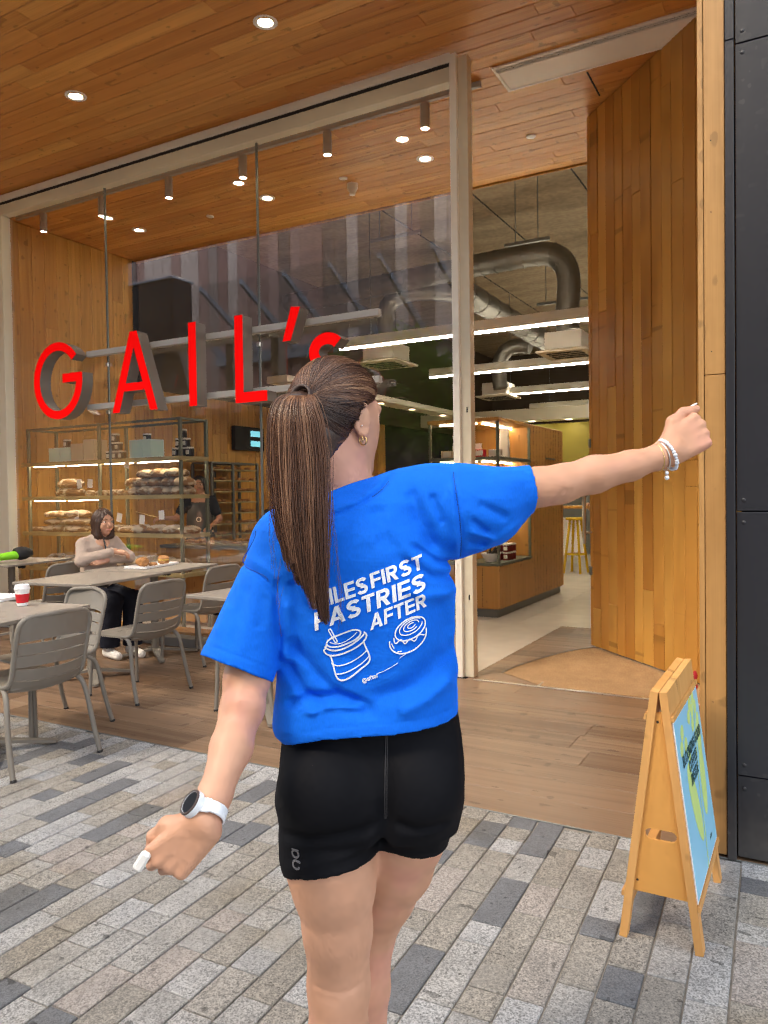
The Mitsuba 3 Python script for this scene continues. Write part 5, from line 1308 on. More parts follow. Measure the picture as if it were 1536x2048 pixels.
for i, (x, y, lb) in enumerate(((-3.02, 10.85, 'square cream air diffuser hanging just below the big duct'), (-5.62, 15.0, 'square cream air diffuser hanging far back in the shop'), (-5.6, 10.2, 'square cream air diffuser seen through the glass beside the head'))):
    t = thing('air_diffuser', lb, 'vent', 'square hanging air diffusers')
    put('box', cb(x - .26, x + .26, y - .26, y + .26, 3.42, 3.66, .006), 'grille_white', t)
    put('plate', cb(x - .36, x + .36, y - .36, y + .36, 3.365, 3.40, .006), 'diff_cream', t)
    for j in range(4): put('slot', bx(x - .25, x + .25, y - .24 + j * .14, y - .17 + j * .14, 3.358, 3.364), 'gap_black', t)
ct = thing('cable_tray', 'dark cable tray rails hanging below the concrete slab', 'rail')
for i, (x0, x1, y, z) in enumerate(((-3.5, -2.9, 9.6, 4.62), (-5.4, -4.6, 9.4, 4.95), (-3.9, -2.2, 12.2, 4.45), (-5.6, -3.0, 13.4, 4.40), (-4.4, -1.8, 14.8, 4.3), (-4.8, -1.5, 16.5, 4.25))):
    put('rail', bx(x0, x1, y, y + .04, z, z + .04), 'steel_dark', ct)
    for X in (x0 + .15, x1 - .15): put('rod', cyl((X, y + .02, z + .04), (X, y + .02, 5.49), .006, 6), 'steel_dark', ct)
# ---- bread shelf
flat('frame_green', (.13, .145, .115), .45, .3)
sh = thing('bread_shelf', 'metal framed display shelf of bread with lit shelves behind the window', 'shelf')
X0, X1, Y0, Y1 = -8.20, -5.76, 6.0, 6.39
for X in (X0, -6.98, X1):
    for Y in (Y0, Y1):
        put('post', cb(X - .017, X + .017, Y - .017, Y + .017, 0, 2.262, .003), 'frame_green', sh)
for Y in (Y0, Y1): put('rail', cb(X0 + .0175, X1 - .0175, Y - .014, Y + .014, 2.235, 2.26, .003), 'frame_green', sh)
for X in (X0, X1): put('rail', cb(X - .014, X + .014, Y0 + .0175, Y1 - .0175, 2.235, 2.26, .003), 'frame_green', sh)
flat('shelf_wood', (.34, .27, .13), .5)
ZS = (1.855, 1.452, 1.035, .62)
for z in ZS:
    put('shelf_board', cb(X0 - .12, X1 + .02, Y0 - .02, Y1 + .02, z - .045, z, .003), 'shelf_wood', sh)
for z in ZS[:2]:
    for xa, xb in ((-8.15, -7.62), (-7.55, -7.02), (-6.94, -6.5), (-6.42, -5.82)):
        if z < 1.6 and xa > -7.3: continue
        put('light_strip', bx(xa, xb, Y0 + .03, Y0 + .045, z - .058, z - .0455), 'white_paint', sh, emitter=lamp('s', WARM, 5.))
put('lower_panel', cb(X0, X1, Y1 - .05, Y1 - .02, .05, .55, .003), 'cabinet_wood', sh, uv=(.5, .5))
def loaf(x, y, z, a, b, c, seed, label, grp, deg=0):
    m = blob(a, b, c, seed, .10, 3, 7); v = m.vertices; v[:, 2] = np.maximum(v[:, 2], -c * .6)
    cut = np.exp(-((v[:, 1] + .2 * v[:, 0]) / (b * .16)) ** 2) * (v[:, 2] > 0); v[:, 2] -= cut * c * .13
    put('loaf', m, 'floury_crust', None, smooth=True, uv=rnd(), M=TW(rotz(math.radians(deg), (x, y, z + c * .6))), label=label, cat='bread', group=grp)
ORD = ('first', 'second', 'third', 'fourth', 'fifth', 'sixth', 'seventh', 'eighth', 'ninth', 'tenth')
def row(xa, xb, n, y, z, a, b, c, label, grp):
    for i, x in enumerate(np.linspace(xa, xb, n)):
        loaf(x, y + .01 * rng.normal(), z, a * rng.uniform(.9, 1.1), b, c * rng.uniform(.9, 1.1), int(rng.integers(99)), label + ', ' + ORD[i] + ' from the left', grp, rng.uniform(-12, 12))
z2 = ZS[1]
l1, g1 = 'round brown loaf in the pair on the left of the second shelf', 'pair of loaves on the second shelf'
loaf(-7.66, 6.16, z2, .21, .13, .075, 3, 'lower ' + l1, g1); loaf(-7.66, 6.16, z2 + .10, .19, .12, .07, 5, 'upper ' + l1, g1)
l2, g2 = 'layer floury loaf in the big second shelf stack', 'stack of loaves on the second shelf'
row(-6.52, -5.86, 5, 6.14, z2, .085, .15, .065, 'bottom ' + l2, g2); row(-6.56, -5.84, 5, 6.14, z2 + .095, .09, .15, .065, 'middle ' + l2, g2); row(-6.35, -5.95, 3, 6.14, z2 + .19, .11, .15, .06, 'top ' + l2, g2)
l3, g3 = 'long floury loaf in the stack on the third shelf', 'stack of long loaves on the third shelf'
for k in range(3): row(-7.86, -7.52, 2, 6.14, ZS[2] + k * .085, .17, .15, .052, ('bottom ', 'middle ', 'top ')[k] + l3, g3)
l4, g4 = 'pale flattish loaf in the row on the third shelf', 'row of loaves on the third shelf'
row(-6.9, -5.8, 6, 6.14, ZS[2], .12, .15, .058, l4, g4)
l5, g5 = 'dark baguette lying at the left end of the third shelf', 'baguettes on the third shelf'
for k in range(3): loaf(-8.24 + .05 * (k % 2), 6.1 + .07 * k, ZS[2], .12, .045, .035, k, l5, g5)
l6, g6 = 'dark seeded loaf on the lowest shelf behind the outdoor table', 'loaves on the lowest shelf'
row(-7.9, -5.9, 10, 6.14, ZS[3], .11, .14, .10, l6, g6); 
l7, g7 = 'small golden roll between the loaves on the second shelf', 'rolls on the second shelf'
row(-7.28, -6.75, 5, 6.12, z2, .055, .07, .045, l7, g7)
# boxes, jars and price cards
flat('mint_box', (.50, .68, .64), .55); flat('kraft_box', (.56, .46, .33), .6); flat('jar_black', (.012, .011, .012), .3); flat('label_cream', (.68, .66, .60), .5); flat('jar_red', (.13, .012, .012), .25)
for x0, x1, h, bs, lb in ((-7.89, -7.70, .165, 'mint_box', 'mint green cardboard box at the left of the top shelf'), (-7.695, -7.515, .165, 'mint_box', 'mint green cardboard box second from the left on the top shelf'), (-7.505, -7.30, .20, 'kraft_box', 'low kraft cardboard box on the top shelf'), (-7.29, -7.12, .24, 'kraft_box', 'tall kraft cardboard box on the top shelf'), (-6.555, -6.36, .20, 'mint_box', 'mint green box in the middle of the top shelf'), (-6.355, -6.23, .20, 'mint_box', 'narrow mint green box beside the right jars of the top shelf')):
    t = thing('gift_box', lb, 'box'); z = ZS[0] + .001
    put('carton', cb(x0, x1, 6.04, 6.24, z, z + h, .003), bs, t); put('flap', cb(x0 + .002, x1 - .002, 6.0365, 6.0395, z + h * .55, z + h * .98, .001), bs, t)
jars = 0
_jar = [lathe([(0, 0), (.042, 0), (.044, .004), (.044, .076), (0, .076)], 18), lathe([(.0455, .0765), (.0455, .093), (.044, .095), (0, .095)], 18)]
t_ = np.linspace(-.55, .55, 9); lv = np.vstack([np.column_stack([.0447 * np.sin(t_), -.0447 * np.cos(t_), np.full(9, zz)]) for zz in (.018, .062)])
lf = np.array([[i, i + 1, i + 10, i + 9] for i in range(8)])
JP = [mikit.ply(_jar[0], 'jar_black', smooth=40), mikit.ply(_jar[1], 'label_cream', smooth=40), mikit.ply((lv, lf), 'label_cream', smooth=True), mikit.ply(_jar[0], 'jar_red', smooth=40)]
def jar(x, y, z, label, grp, red=False, s=1.0):
    t = thing('jar', label, 'jar', grp); M = T().translate([x, y, z]).scale(s)
    put('pot', JP[3 if red else 0], None, t, M=M); put('lid', JP[1], None, t, M=M); put('label', JP[2], None, t, M=M)
def pyramid(x, y, z, n, label, grp, **k):
    for r in range(n):
        for i in range(n - r): jar(x + (i - (n - r - 1) / 2) * .096, y, z + r * .0965, label + ', ' + (('bottom left', 'bottom middle', 'bottom right'), ('upper left', 'upper right'), ('topmost',))[r][i], grp, **k)
zt = ZS[0] + .001
jar(-7.66, 6.12, zt + .166, 'single black jar with white lid on the mint boxes', None)
pyramid(-6.83, 6.10, zt, 3, 'black jar in the left pyramid on the top shelf', 'left jar pyramid')
pyramid(-6.55, 6.30, zt, 3, 'black jar stacked behind the middle mint box', 'middle jar pyramid')
pyramid(-5.84, 6.12, zt, 3, 'black jar in the right pyramid on the top shelf', 'right jar pyramid')
for x, z, d, lb in ((-6.58, z2 + .30, 20, 'tilted white price card above the bread stack'), (-7.18, z2 + .09, 5, 'white price card on the second shelf left of the post'), (-7.36, z2 + .09, -10, 'small price card beside the round loaves'), (-7.42, ZS[2] + .15, 0, 'price card on the third shelf left of the seated woman'), (-6.37, ZS[2] + .10, 4, 'pale blue price card on the third shelf'), (-6.08, ZS[2] + .15, -3, 'white price card right of the blue one on the third shelf'), (-6.72, ZS[2] + .12, 15, 'leaning price card right of the seated woman')):
    c = cb(-.04, .04, -.002, .002, -.05, .05, .001); c.apply_transform(trimesh.transformations.rotation_matrix(math.radians(d), (0, 1, 0))); c.apply_translation((x, 6.03, z + .05))
    put('price_card', c, 'paper_white', None, label=lb, cat='card', group='price cards')
# ---- counter with pastries
cn = thing('bakery_counter', 'timber bakery counter with trays of pastries behind the bread shelf', 'counter')
put('body', cb(-7.0, -4.9, 7.0, 7.55, 0.1, .80, .004), 'cabinet_wood', cn, uv=(.3, .6)); put('plinth', bx(-6.95, -4.95, 7.05, 7.5, 0, .1), 'gap_black', cn)
put('worktop', cb(-7.05, -4.85, 6.95, 7.6, .801, .84, .004), 'steel_dark', cn)
put('glass_guard', (np.array([[-6.4, 7.0, .85], [-4.9, 7.0, .85], [-4.9, 7.15, 1.15], [-6.4, 7.15, 1.15]]), np.array([[0, 1, 2, 3]])), 'glass', cn)
for i, x in enumerate((-6.62, -6.1, -5.58, -5.1)):
    t = thing('bake_tray', f"{['first', 'second', 'third', 'fourth'][i]} metal tray of pastries on the bakery counter from the left", 'tray')
    put('sheet', cb(x - .23, x + .23, 7.02, 7.5, .841, .858, .004), 'shelf_wood', t)
    for a in range(4):
        for b in range(3):
            if rng.random() < .85: pastry('golden pastry on a counter tray behind the bread shelf', x - .15 + a * .1, 7.1 + b * .14, .859, 'p' if rng.random() < .5 else 'croissant', rng.uniform(0, 180), 'pastries on the counter trays', s=.9)
# ---- rack of trays against the side wall
rk = thing('tray_rack', 'dark metal rack of baking trays with pastries against the side wall', 'rack')
for Y in (8.96, 9.45, 10.06):
    for X in (-8.36, -7.98): put('post', cb(X - .02, X + .02, Y - .02, Y + .02, 0, 1.93, .003), 'steel_dark', rk)
put('rail', cb(-8.36, -7.96, 8.94, 10.08, 1.931, 1.96, .003), 'steel_dark', rk)
for z in np.arange(.3, 1.9, .17):
    put('tray', cb(-8.34, -7.965, 8.985, 9.425, z, z + .02, .003), 'shelf_wood', rk); put('tray', cb(-8.34, -7.965, 9.475, 10.035, z, z + .02, .003), 'shelf_wood', rk)
    for Y in list(np.arange(9.05, 9.4, .115)) + list(np.arange(9.54, 10.0, .115)):
        if z > .8 and rng.random() < .7: pastry('brown pastry on a tray of the wall rack', -8.04, Y, z + .021, 'p', 0, 'pastries on the wall rack', s=1.1)
# ---- menu screen
ms = thing('screen', 'black screen showing two cyan tiles on the wall behind the counter', 'screen')
put('case', cb(-8.44, -8.36, 9.98, 10.75, 2.2, 2.6, .005), 'gap_black', ms)
for z in (2.27, 2.44): put('tile', bx(-8.358, -8.356, 10.38, 10.66, z, z + .10), 'mint_box', ms, emitter=lamp('t', (.1, .6, .75), .12))
# ---- tall cabinet by the entrance
cbn = thing('display_cabinet', 'oak display cabinet with lit glass shelves beside the entrance', 'cabinet')
CX0, CX1, CY0, CY1, CY2 = -3.95, -3.08, 8.2, 9.34, 10.75
put('plinth', bx(CX0 + .04, CX1 - .04, CY0 + .04, CY2 - .04, 0, .10), 'steel_dark', cbn)
put('base', cb(CX0, CX1, CY0, CY1, .101, .59, .004), 'cabinet_wood', cbn, uv=(.4, .4))
for X in (CX0 + .22, CX0 + .44, CX0 + .66): put('groove', bx(X, X + .004, CY0 - .001, CY0 + .003, .12, .57), 'gap_black', cbn)
put('counter_board', cb(CX0 - .01, CX1 + .01, CY0 - .01, CY1, .591, .625, .003), 'frame_green', cbn)
put('shelf_board', cb(CX0, CX1, CY0, CY1, 1.80, 1.835, .003), 'frame_green', cbn); put('top', cb(CX0 - .01, CX1 + .01, CY0 - .01, CY1, 2.235, 2.275, .003), 'cabinet_wood', cbn, uv=(.7, .2))
put('shelf_board', cb(CX0, CX1, CY0, CY1, 1.20, 1.235, .003), 'frame_green', cbn)
for X in (CX0, CX1 - .03):
    for Y in (CY0, CY1 - .04): put('post', cb(X, X + .03, Y, Y + .03, .626, 2.2345, .003), 'frame_green', cbn)
put('back_board', cb(CX0 + .03, CX1 - .03, CY1 - .035, CY1 - .01, .626, 2.234, .003), 'cabinet_wood', cbn, uv=(.55, .4))
put('inner_board', cb(CX0 + .4, CX0 + .43, CY0 + .3, CY1 - .04, .626, 1.795, .003), 'cabinet_wood', cbn, uv=(.55, .4))
put('tall_cupboard', cb(CX0, CX1, CY1 + .001, CY2, .101, 2.275, .004), 'cabinet_wood', cbn, uv=(.5, .5))
for Y in np.arange(CY1 + .12, CY2, .12): put('groove', bx(CX1 - .002, CX1 + .0015, Y, Y + .004, .11, 2.26), 'gap_black', cbn)
put('pull', bx(CX1 + .001, CX1 + .03, 9.95, 10.3, 1.86, 1.875), 'steel_dark', cbn)
for z in (2.225, 1.79, 1.19):
    for Y in (CY0 + .12, CY0 + .7): put('light_strip', bx(CX1 - .25, CX1 - .235, Y, Y + .42, z - .012, z), 'white_paint', cbn, emitter=lamp('s', WARM, 4.5))
    put('light_strip', bx(CX0 + .1, CX1 - .3, CY0 + .1, CY0 + .115, z - .012, z), 'white_paint', cbn, emitter=lamp('s', WARM, 4.5))
for i in range(3):
    for j in range(2):
        for k in range(2):
            jar(CX1 - .08 - .1 * j, CY0 + .45 + i * .1, .626 + k * .0965, f"dark red jam jar of the {('lower', 'upper')[k]} layer on the low cabinet shelf, {('front', 'middle', 'back')[i]} {('right', 'left')[j]}", 'red jam jars', red=True)
for i in range(2):
    for k in range(3): jar(-3.56 + i * .1, CY0 + .06, .626 + k * .0965, f"black jar of the {('bottom', 'middle', 'top')[k]} layer at the left of the low cabinet shelf, {('left', 'right')[i]}", 'black jars on the cabinet')
bwl = thing('white_bowl', 'white bowl of dark bottles on the low cabinet shelf', 'bowl')
q = lathe([(0, 0), (.06, 0), (.12, .10), (.115, .10), (.055, .01), (0, .01)], 24); q.apply_translation((-3.25, CY0 + .17, .626)); put('bowl', q, 'paper_white', bwl, smooth=40)
for i in range(4):
    q = lathe([(0, 0), (.022, 0), (.022, .09), (.009, .12), (.009, .15), (0, .15)], 12); q.apply_transform(trimesh.transformations.rotation_matrix(.5, (i - 1.5, 1, 0))); q.apply_translation((-3.30 + .035 * i, CY0 + .16, .66)); put('bottle', q, 'jar_black', bwl, smooth=40)
for i, (x, y, h, lb) in enumerate(((-3.62, 8.3, .26, 'tall white paper bag at the left of the upper cabinet shelf'), (-3.5, 8.34, .18, 'small white paper bag in the middle of the upper cabinet shelf'), (-3.38, 8.32, .16, 'short white paper bag on the upper cabinet shelf'), (-3.14, 8.55, .33, 'tallest white paper bag at the corner of the upper cabinet shelf'))):
    m = bx(-.055, .055, -.04, .04, 0, h); m = m.subdivide().subdivide(); v = m.vertices; k = np.clip(v[:, 2] / h, 0, 1)
    v[:, 1] *= 1 - .8 * k; v[:, 0] += .012 * np.sin(v[:, 2] * 40) * k; v[:, :2] += .006 * (meshkit.noise(v * 30, i)[:, None] - .5); m.apply_translation((x, y, 1.836))
    put('paper_bag', m, 'paper_white', None, label=lb, cat='bag')
for i, (x, y, bs, lb) in enumerate(((-3.32, 8.26, 'red_band', 'small red box at the front of the upper cabinet shelf'), (-3.16, 8.36, 'label_cream', 'cream packet at the post of the upper cabinet shelf'), (-3.72, 8.27, 'kraft_box', 'small kraft box on the upper cabinet shelf'))):
    t = thing('packet', lb, 'box'); put('carton', cb(x - .09, x + .06, y - .03, y + .03, 1.836, 1.92, .003), bs, t); put('label', cb(x - .06, x + .04, y - .0325, y - .0305, 1.85, 1.91, .0005), 'label_cream', t)
# ---- bar table and yellow stool
st = thing('bar_stool', 'bright yellow bar stool seen through the door opening', 'stool')
flat('yellow', (.62, .40, .012), .45)
sx, sy = -3.62, 13.4
put('seat', lathe([(0, .72), (.16, .72), (.175, .735), (.17, .755), (.15, .76), (0, .755)], 24) if False else (lambda m: (m.apply_translation((sx, sy, 0)), m)[1])(lathe([(0, .93), (.16, .93), (.175, .945), (.17, .965), (.15, .97), (0, .965)], 24)), 'yellow', st, smooth=40)
for g in range(4):
    c, s = math.cos(.6 + g * math.pi / 2), math.sin(.6 + g * math.pi / 2)
    put('leg', tube([(sx + .22 * c, sy + .22 * s, 0), (sx + .10 * c, sy + .10 * s, .935)], .021, 10), 'yellow', st, smooth=40)
put('foot_ring', tube(ringm((sx, sy, .33), (0, 0, 1), .185, 0), .012, 8, cap=False), 'yellow', st, smooth=40)
bt = thing('bar_table', 'tall narrow bar table with brown top behind the yellow stool', 'table')
put('top', cb(-4.3, -3.35, 13.7, 14.3, 1.12, 1.165, .004), 'wall_wood', bt, uv=(.4, .6))
for X in (-4.22, -3.43):
    for Y in (13.78, 14.22): put('leg', cb(X - .02, X + .02, Y - .02, Y + .02, 0, 1.119, .003), 'steel_dark', bt)
put('side_panel', cb(-4.25, -3.6, 14.0, 14.04, .25, .95, .003), 'grille_white', bt)

# ================================================================ other people
flat('hair_brown', (.045, .022, .014), .45); flat('hair_black', (.012, .010, .010), .4)
procm('beige_jacket', cloth((.37, .29, .24), (.47, .38, .32), 300.), .75, .2)
procm('dark_denim', cloth((.008, .010, .018), (.016, .019, .032), 300.), .8, .2)
flat('navy_tee', (.010, .013, .022), .8); flat('grey_apron', (.075, .08, .085), .8); flat('white_shoe', (.70, .69, .66), .5); flat('grey_top', (.22, .21, .20), .8)
def frame2(x, y, deg):
    """person frame: local x = right hand side, local y = the way they face (deg measured from world +x)"""
    a = math.radians(deg); f = np.array([math.cos(a), math.sin(a), 0]); r = np.array([f[1], -f[0], 0])
    return mat4(np.column_stack([r, f, [0, 0, 1]]), (x, y, 0))
def head_prims(c, k=.02):
    c = np.asarray(c, float)
    E = lambda o, r, kk=k: el(c + o, r, kk)
    p = [E((0, 0, 0), (.074, .094, .10)), E((0, .03, -.05), (.060, .064, .070)), rc(c + (0, .062, -.108), c + (0, .045, -.085), .022, .034, .03), rc(c + (0, .090, -.005), c + (0, .112, -.043), .008, .013, .012),
         E((0, .097, -.058), (.018, .012, .009), .01), E((0, .091, -.080), (.024, .011, .006), .008), E((0, .088, -.090), (.021, .012, .007), .008), rc(c + (-.04, .080, .014), c + (.04, .080, .014), .011, .011, .015), rc(c + (0, -.02, -.07), c + (0, -.03, -.17), .055, .055, .03)]
    for s in (-1, 1): p += [E((.076 * s, -.005, -.02), (.008, .018, .030), .006), rc(c + (.034 * s, .07, -.04), c + (.04 * s, .06, -.055), .022, .022, .02)]
    return p
def eyes(par, c, M):
    for s in (-1, 1):
        q = trimesh.creation.icosphere(subdivisions=2, radius=.011); q.vertices *= [1.25, .7, .62]; q.apply_translation(np.asarray(c) + (.031 * s, .083, -.010)); e = put('eye', q, 'paper_white', par, smooth=True, M=M)
        q = trimesh.creation.icosphere(subdivisions=2, radius=.0062); q.apply_translation(np.asarray(c) + (.031 * s, .0875, -.010)); put('iris', q, 'jar_black', e, smooth=True, M=M)
        q = tube(spline([np.asarray(c) + (.014 * s, .094, .012), np.asarray(c) + (.032 * s, .092, .019), np.asarray(c) + (.05 * s, .080, .012)], 8), .0035, 6); put('eyebrow', q, 'hair_brown', par, smooth=True, M=M)
    q = tube(spline([np.asarray(c) + (-.024, .099, -.083), np.asarray(c) + (0, .104, -.082), np.asarray(c) + (.024, .099, -.083)], 9), [.002, .004, .005, .0055, .006, .0055, .005, .004, .002], 8); put('lips', q, 'lip_rose', par, smooth=True, M=M)
flat('lip_rose', (.42, .14, .12), .5)
def bob(c, length, bs, par, M, front=.055, seed=0):
    """hair down to below the chin, open at the face"""
    c = np.asarray(c, float)
    def post(p, d):
        l = p - c
        ang = np.arctan2(l[:, 0], l[:, 1] + .02)
        d = d + .004 * np.sin(ang * 22 + 2 * np.sin(l[:, 2] * 25)) + .006 * (meshkit.noise(p * 40, seed) - .5)
        face = np.sqrt((l[:, 0] / .060) ** 2 + ((l[:, 2] + .045) / .105) ** 2) - 1
        return np.maximum(d, np.where(l[:, 1] > -.005, -face * .05, -9))
    m = nets([el(c + (0, -.008, .006), (.088, .108, .110), .03), rc(c + (0, -.03, -.02), c + (0, -.035, -length), .088, .085, .03), rc(c + (-.055, .02, -.03), c + (-.068, .02, -length), .035, .03, .03), rc(c + (.055, .02, -.03), c + (.068, .02, -length), .035, .03, .03)], c - (.17, .17, length + .13), c + (.17, .17, .15), .006, post)
    return put('hair', m, bs, par, smooth=True, M=M)
# ---- seated woman in the beige jacket
k = thing('person', 'seated woman with brown bob in a beige jacket, arms crossed at the outdoor table', 'person')
M = frame2(-5.79, 4.93, -14); TM = TW(M)
def to_local(x, y, z): return (np.linalg.inv(M) @ [x, y, z, 1])[:3]
hc = np.array([-.02, .08, 1.215])
Mh = frame2(0, 0, -10); Mt = frame2(0, 0, -14)
ER, WR_ = np.array([.205, .10, .86]), np.array([-.02, .29, .945])
EL, WL_ = np.array([-.20, .20, .87]), np.array([.03, .23, .865])
bp = head_prims((0, 0, 0))
h2, P2, _, _ = hand_prims(WR_, (-.80, .35, -.15), (-.15, .5, 1), 1, ((30, 40, 20),) * 4, .95)
h3, P3, _, _ = hand_prims(WL_, (.9, -.1, -.1), (.1, .9, .5), -1, ((30, 40, 20),) * 4, .95)
body = [rc((0, .03, .98), (-.01, .05, 1.10), .07, .052, .03), rc((0, 0, .55), (0, .02, .98), .12, .12, .03)] + chain([(.15, .03, 1.0), ER, WR_], [.045, .036, .026]) + chain([(-.15, .03, 1.0), EL, WL_], [.045, .036, .026]) + h2 + h3 + chain([(.09, .0, .52), (.10, .46, .50), (.09, .36, .10)], [.08, .055, .035]) + chain([(-.09, .0, .52), (-.09, .46, .50), (-.10, .42, .10)], [.08, .055, .035])
bm_ = nets(body, (-.45, -.25, 0), (.45, .75, 1.3), .008)
Rhd = np.linalg.inv(Mt[:3, :3]) @ Mh[:3, :3]; MHL = mat4(Rhd, hc)
hm_ = nets(bp, (-.12, -.14, -.22), (.12, .15, .13), .004); hm_.apply_transform(MHL)
put('body', cat(bm_, hm_), 'skin', k, smooth=True, M=TM)
TH = TW(M @ MHL)
eyes(k, (0, 0, 0), TH); bob((0, 0, 0), .135, 'hair_brown', k, TH)
def jacket_fold(p, d): return d + .012 * (meshkit.fbm(p * [14, 14, 22], 3, 4) - .5)
jk = nets([loft([(.56, 0, .175, .0, .14), (.70, 0, .165, .01, .13), (.85, 0, .16, .02, .125), (.98, 0, .155, .03, .11), (1.03, 0, .12, .03, .085), (1.075, 0, .07, .04, .065)], 2.3, .04), rc((.05, .03, 1.035), (.145, .03, 1.01), .05, .06, .04), rc((-.05, .03, 1.035), (-.145, .03, 1.01), .05, .06, .04)] + chain([(.152, .03, 1.0), ER, ER * .12 + WR_ * .88], [.060, .054, .042], .025) + chain([(-.152, .03, 1.0), EL, EL * .2 + WL_ * .8], [.060, .054, .042], .025), (-.42, -.25, .5), (.42, .5, 1.14), .008, lambda p, d: np.maximum(jacket_fold(p, d), -(np.linalg.norm(p[:, :2] - [-.005, .05], axis=1) - .055) - 9 * (p[:, 2] < 1.03)))
jk_ = put('jacket', jk, 'beige_jacket', k, smooth=True, M=TM, label='light beige zipped jacket')
put('zip', tube(spline([(0.0, .125, 1.05), (0, .160, .95), (0, .172, .85)], 10), .006, 6), 'jar_black', jk_, M=TM)
pt = nets(chain([(.09, .0, .53), (.10, .46, .515), (.09, .37, .12)], [.115, .085, .085], .03) + chain([(-.09, .0, .53), (-.09, .46, .515), (-.10, .43, .12)], [.115, .085, .085], .03), (-.25, -.15, .05), (.25, .62, .68), .008, lambda p, d: np.maximum(d + .010 * (meshkit.fbm(p * 18, 2, 8) - .5), .10 - p[:, 2]))
put('trousers', pt, 'dark_denim', k, smooth=True, M=TM, label='wide dark trousers')
for x, y in ((.09, .36), (-.10, .42)):
    q = nets([rc((x, y - .03, .05), (x, y + .16, .035), .045, .036, .02), rc((x, y - .03, .06), (x, y, .10), .042, .045, .02)], (x - .08, y - .1, -.02), (x + .08, y + .23, .17), .007, lambda p, d: np.maximum(d, .004 - p[:, 2])); put('shoe', q, 'white_shoe', k, smooth=True, M=TM)
def standing(label, x, y, deg, top, hair_, arms=None, apron=False, seated=False, longhair=.1, low=0.0):
    """a figure further back, in less detail"""
    k = thing('person', label, 'person'); M = frame2(x, y, deg); TM = TW(M); h = -.42 if seated else low
    c = np.array([0, .02, 1.60 + h]); eR, wR, eL, wL = arms or ((.24, .0, 1.12), (.22, .16, .92), (-.24, 0, 1.12), (-.22, .16, .92))
    o = np.array([0, 0, h]); A = lambda q: np.asarray(q, float) + o
    hips = A((0, 0, .95))
    hr_, _, _, _ = hand_prims(A(wR), np.subtract(wR, eR), (0, .3, 1), 1, ((35, 45, 25),) * 4, .95); hl_, _, _, _ = hand_prims(A(wL), np.subtract(wL, eL), (0, .3, 1), -1, ((35, 45, 25),) * 4, .95)
    if seated: legs = chain([(.09, 0, .52), (.1, .44, .5), (.1, .42, .06)], [.09, .06, .04]) + chain([(-.09, 0, .52), (-.1, .44, .5), (-.1, .42, .06)], [.09, .06, .04])
    else: legs = chain([(.09, 0, .92), (.10, .02, .48), (.10, 0, .07)], [.095, .06, .04]) + chain([(-.09, 0, .92), (-.10, .02, .48), (-.10, 0, .07)], [.095, .06, .04])
    for s in (-1, 1): legs += [rc((.1 * s, .42 * seated - .02, .045), (.1 * s, .42 * seated + .15, .035), .04, .035, .02)]
    b = head_prims(c) + [rc(A((0, -.01, 1.40)), A((0, -.01, 1.50)), .06, .052, .03), rc(hips, A((0, 0, 1.35)), .13, .13, .04)] + legs
    b += chain([A((.17, 0, 1.38)), A(eR), A(wR)], [.045, .037, .025]) + chain([A((-.17, 0, 1.38)), A(eL), A(wL)], [.045, .037, .025]) + hr_ + hl_
    put('body', nets(b, (-.75, -.3, -.02), (.75, .75, 1.75 + h), .010), 'skin', k, smooth=True, M=TM)
    eyes(k, c, TM)
    tp = nets([loft([(.88 + h, 0, .175, 0, .12), (1.1 + h, 0, .165, 0, .115), (1.3 + h, 0, .18, 0, .12), (1.38 + h, 0, .15, 0, .09), (1.44 + h, 0, .07, 0, .065)], 2.3, .04)] + chain([A((.16, 0, 1.375)), A((.16, 0, 1.375)) * .35 + A(eR) * .65], [.068, .062], .03) + chain([A((-.16, 0, 1.375)), A((-.16, 0, 1.375)) * .35 + A(eL) * .65], [.068, .062], .03), (-.5, -.3, .8 + h), (.5, .5, 1.5 + h), .011, lambda p, d: d + .008 * (meshkit.noise(p * 22, 3) - .5))
    put('shirt', tp, top, k, smooth=True, M=TM)
    z1 = .93 + h
    if seated: tr_ = chain([(.09, 0, .53), (.1, .44, .515), (.1, .42, .12)], [.11, .08, .07], .03) + chain([(-.09, 0, .53), (-.1, .44, .515), (-.1, .42, .12)], [.11, .08, .07], .03)
    else: tr_ = chain([(.085, 0, .88), (.10, .02, .48), (.10, 0, .10)], [.115, .085, .07], .03) + chain([(-.085, 0, .88), (-.10, .02, .48), (-.10, 0, .10)], [.115, .085, .07], .03)
    put('trousers', nets(tr_, (-.3, -.2, .02), (.3, .65, 1.05), .012), 'dark_denim', k, smooth=True, M=TM)
    bob(c, longhair, hair_, k, TM, seed=int(x * 10) % 7)
    if apron:
        ap_ = sheet(lambda u, v: np.stack([(u - .5) * .34 * (1 - .35 * (v > .75) * (v - .75) * 4), .135 - .06 * ((u - .5) * 2) ** 2 + 0 * v, .55 + .80 * v], -1), 9, 14, .006); a_ = put('apron', ap_, 'grey_apron', k, smooth=50, M=TM)
        put('badge', (lambda m: (m.apply_transform(np.array([[1, 0, 0, 0], [0, 0, -1, .1415], [0, 1, 0, 1.12], [0, 0, 0, 1.0]])), m)[1])(prism(Point(0, 0).buffer(.035).difference(Point(0, 0).buffer(.022)), .002)), 'label_cream', a_, M=TM)
    return k, M
standing('shop worker in dark T-shirt and grey apron holding tongs behind the bread shelf', -7.30, 7.95, -55, 'navy_tee', 'hair_black', ((.30, .10, 1.14), (.46, .30, 1.15), (-.27, .06, 1.12), (-.16, .26, 1.02)), True, longhair=.03)
tg = thing('serving_tongs', 'brass coloured serving tongs in the hand of the shop worker', 'tongs')
Mq = frame2(-7.30, 7.95, -55)
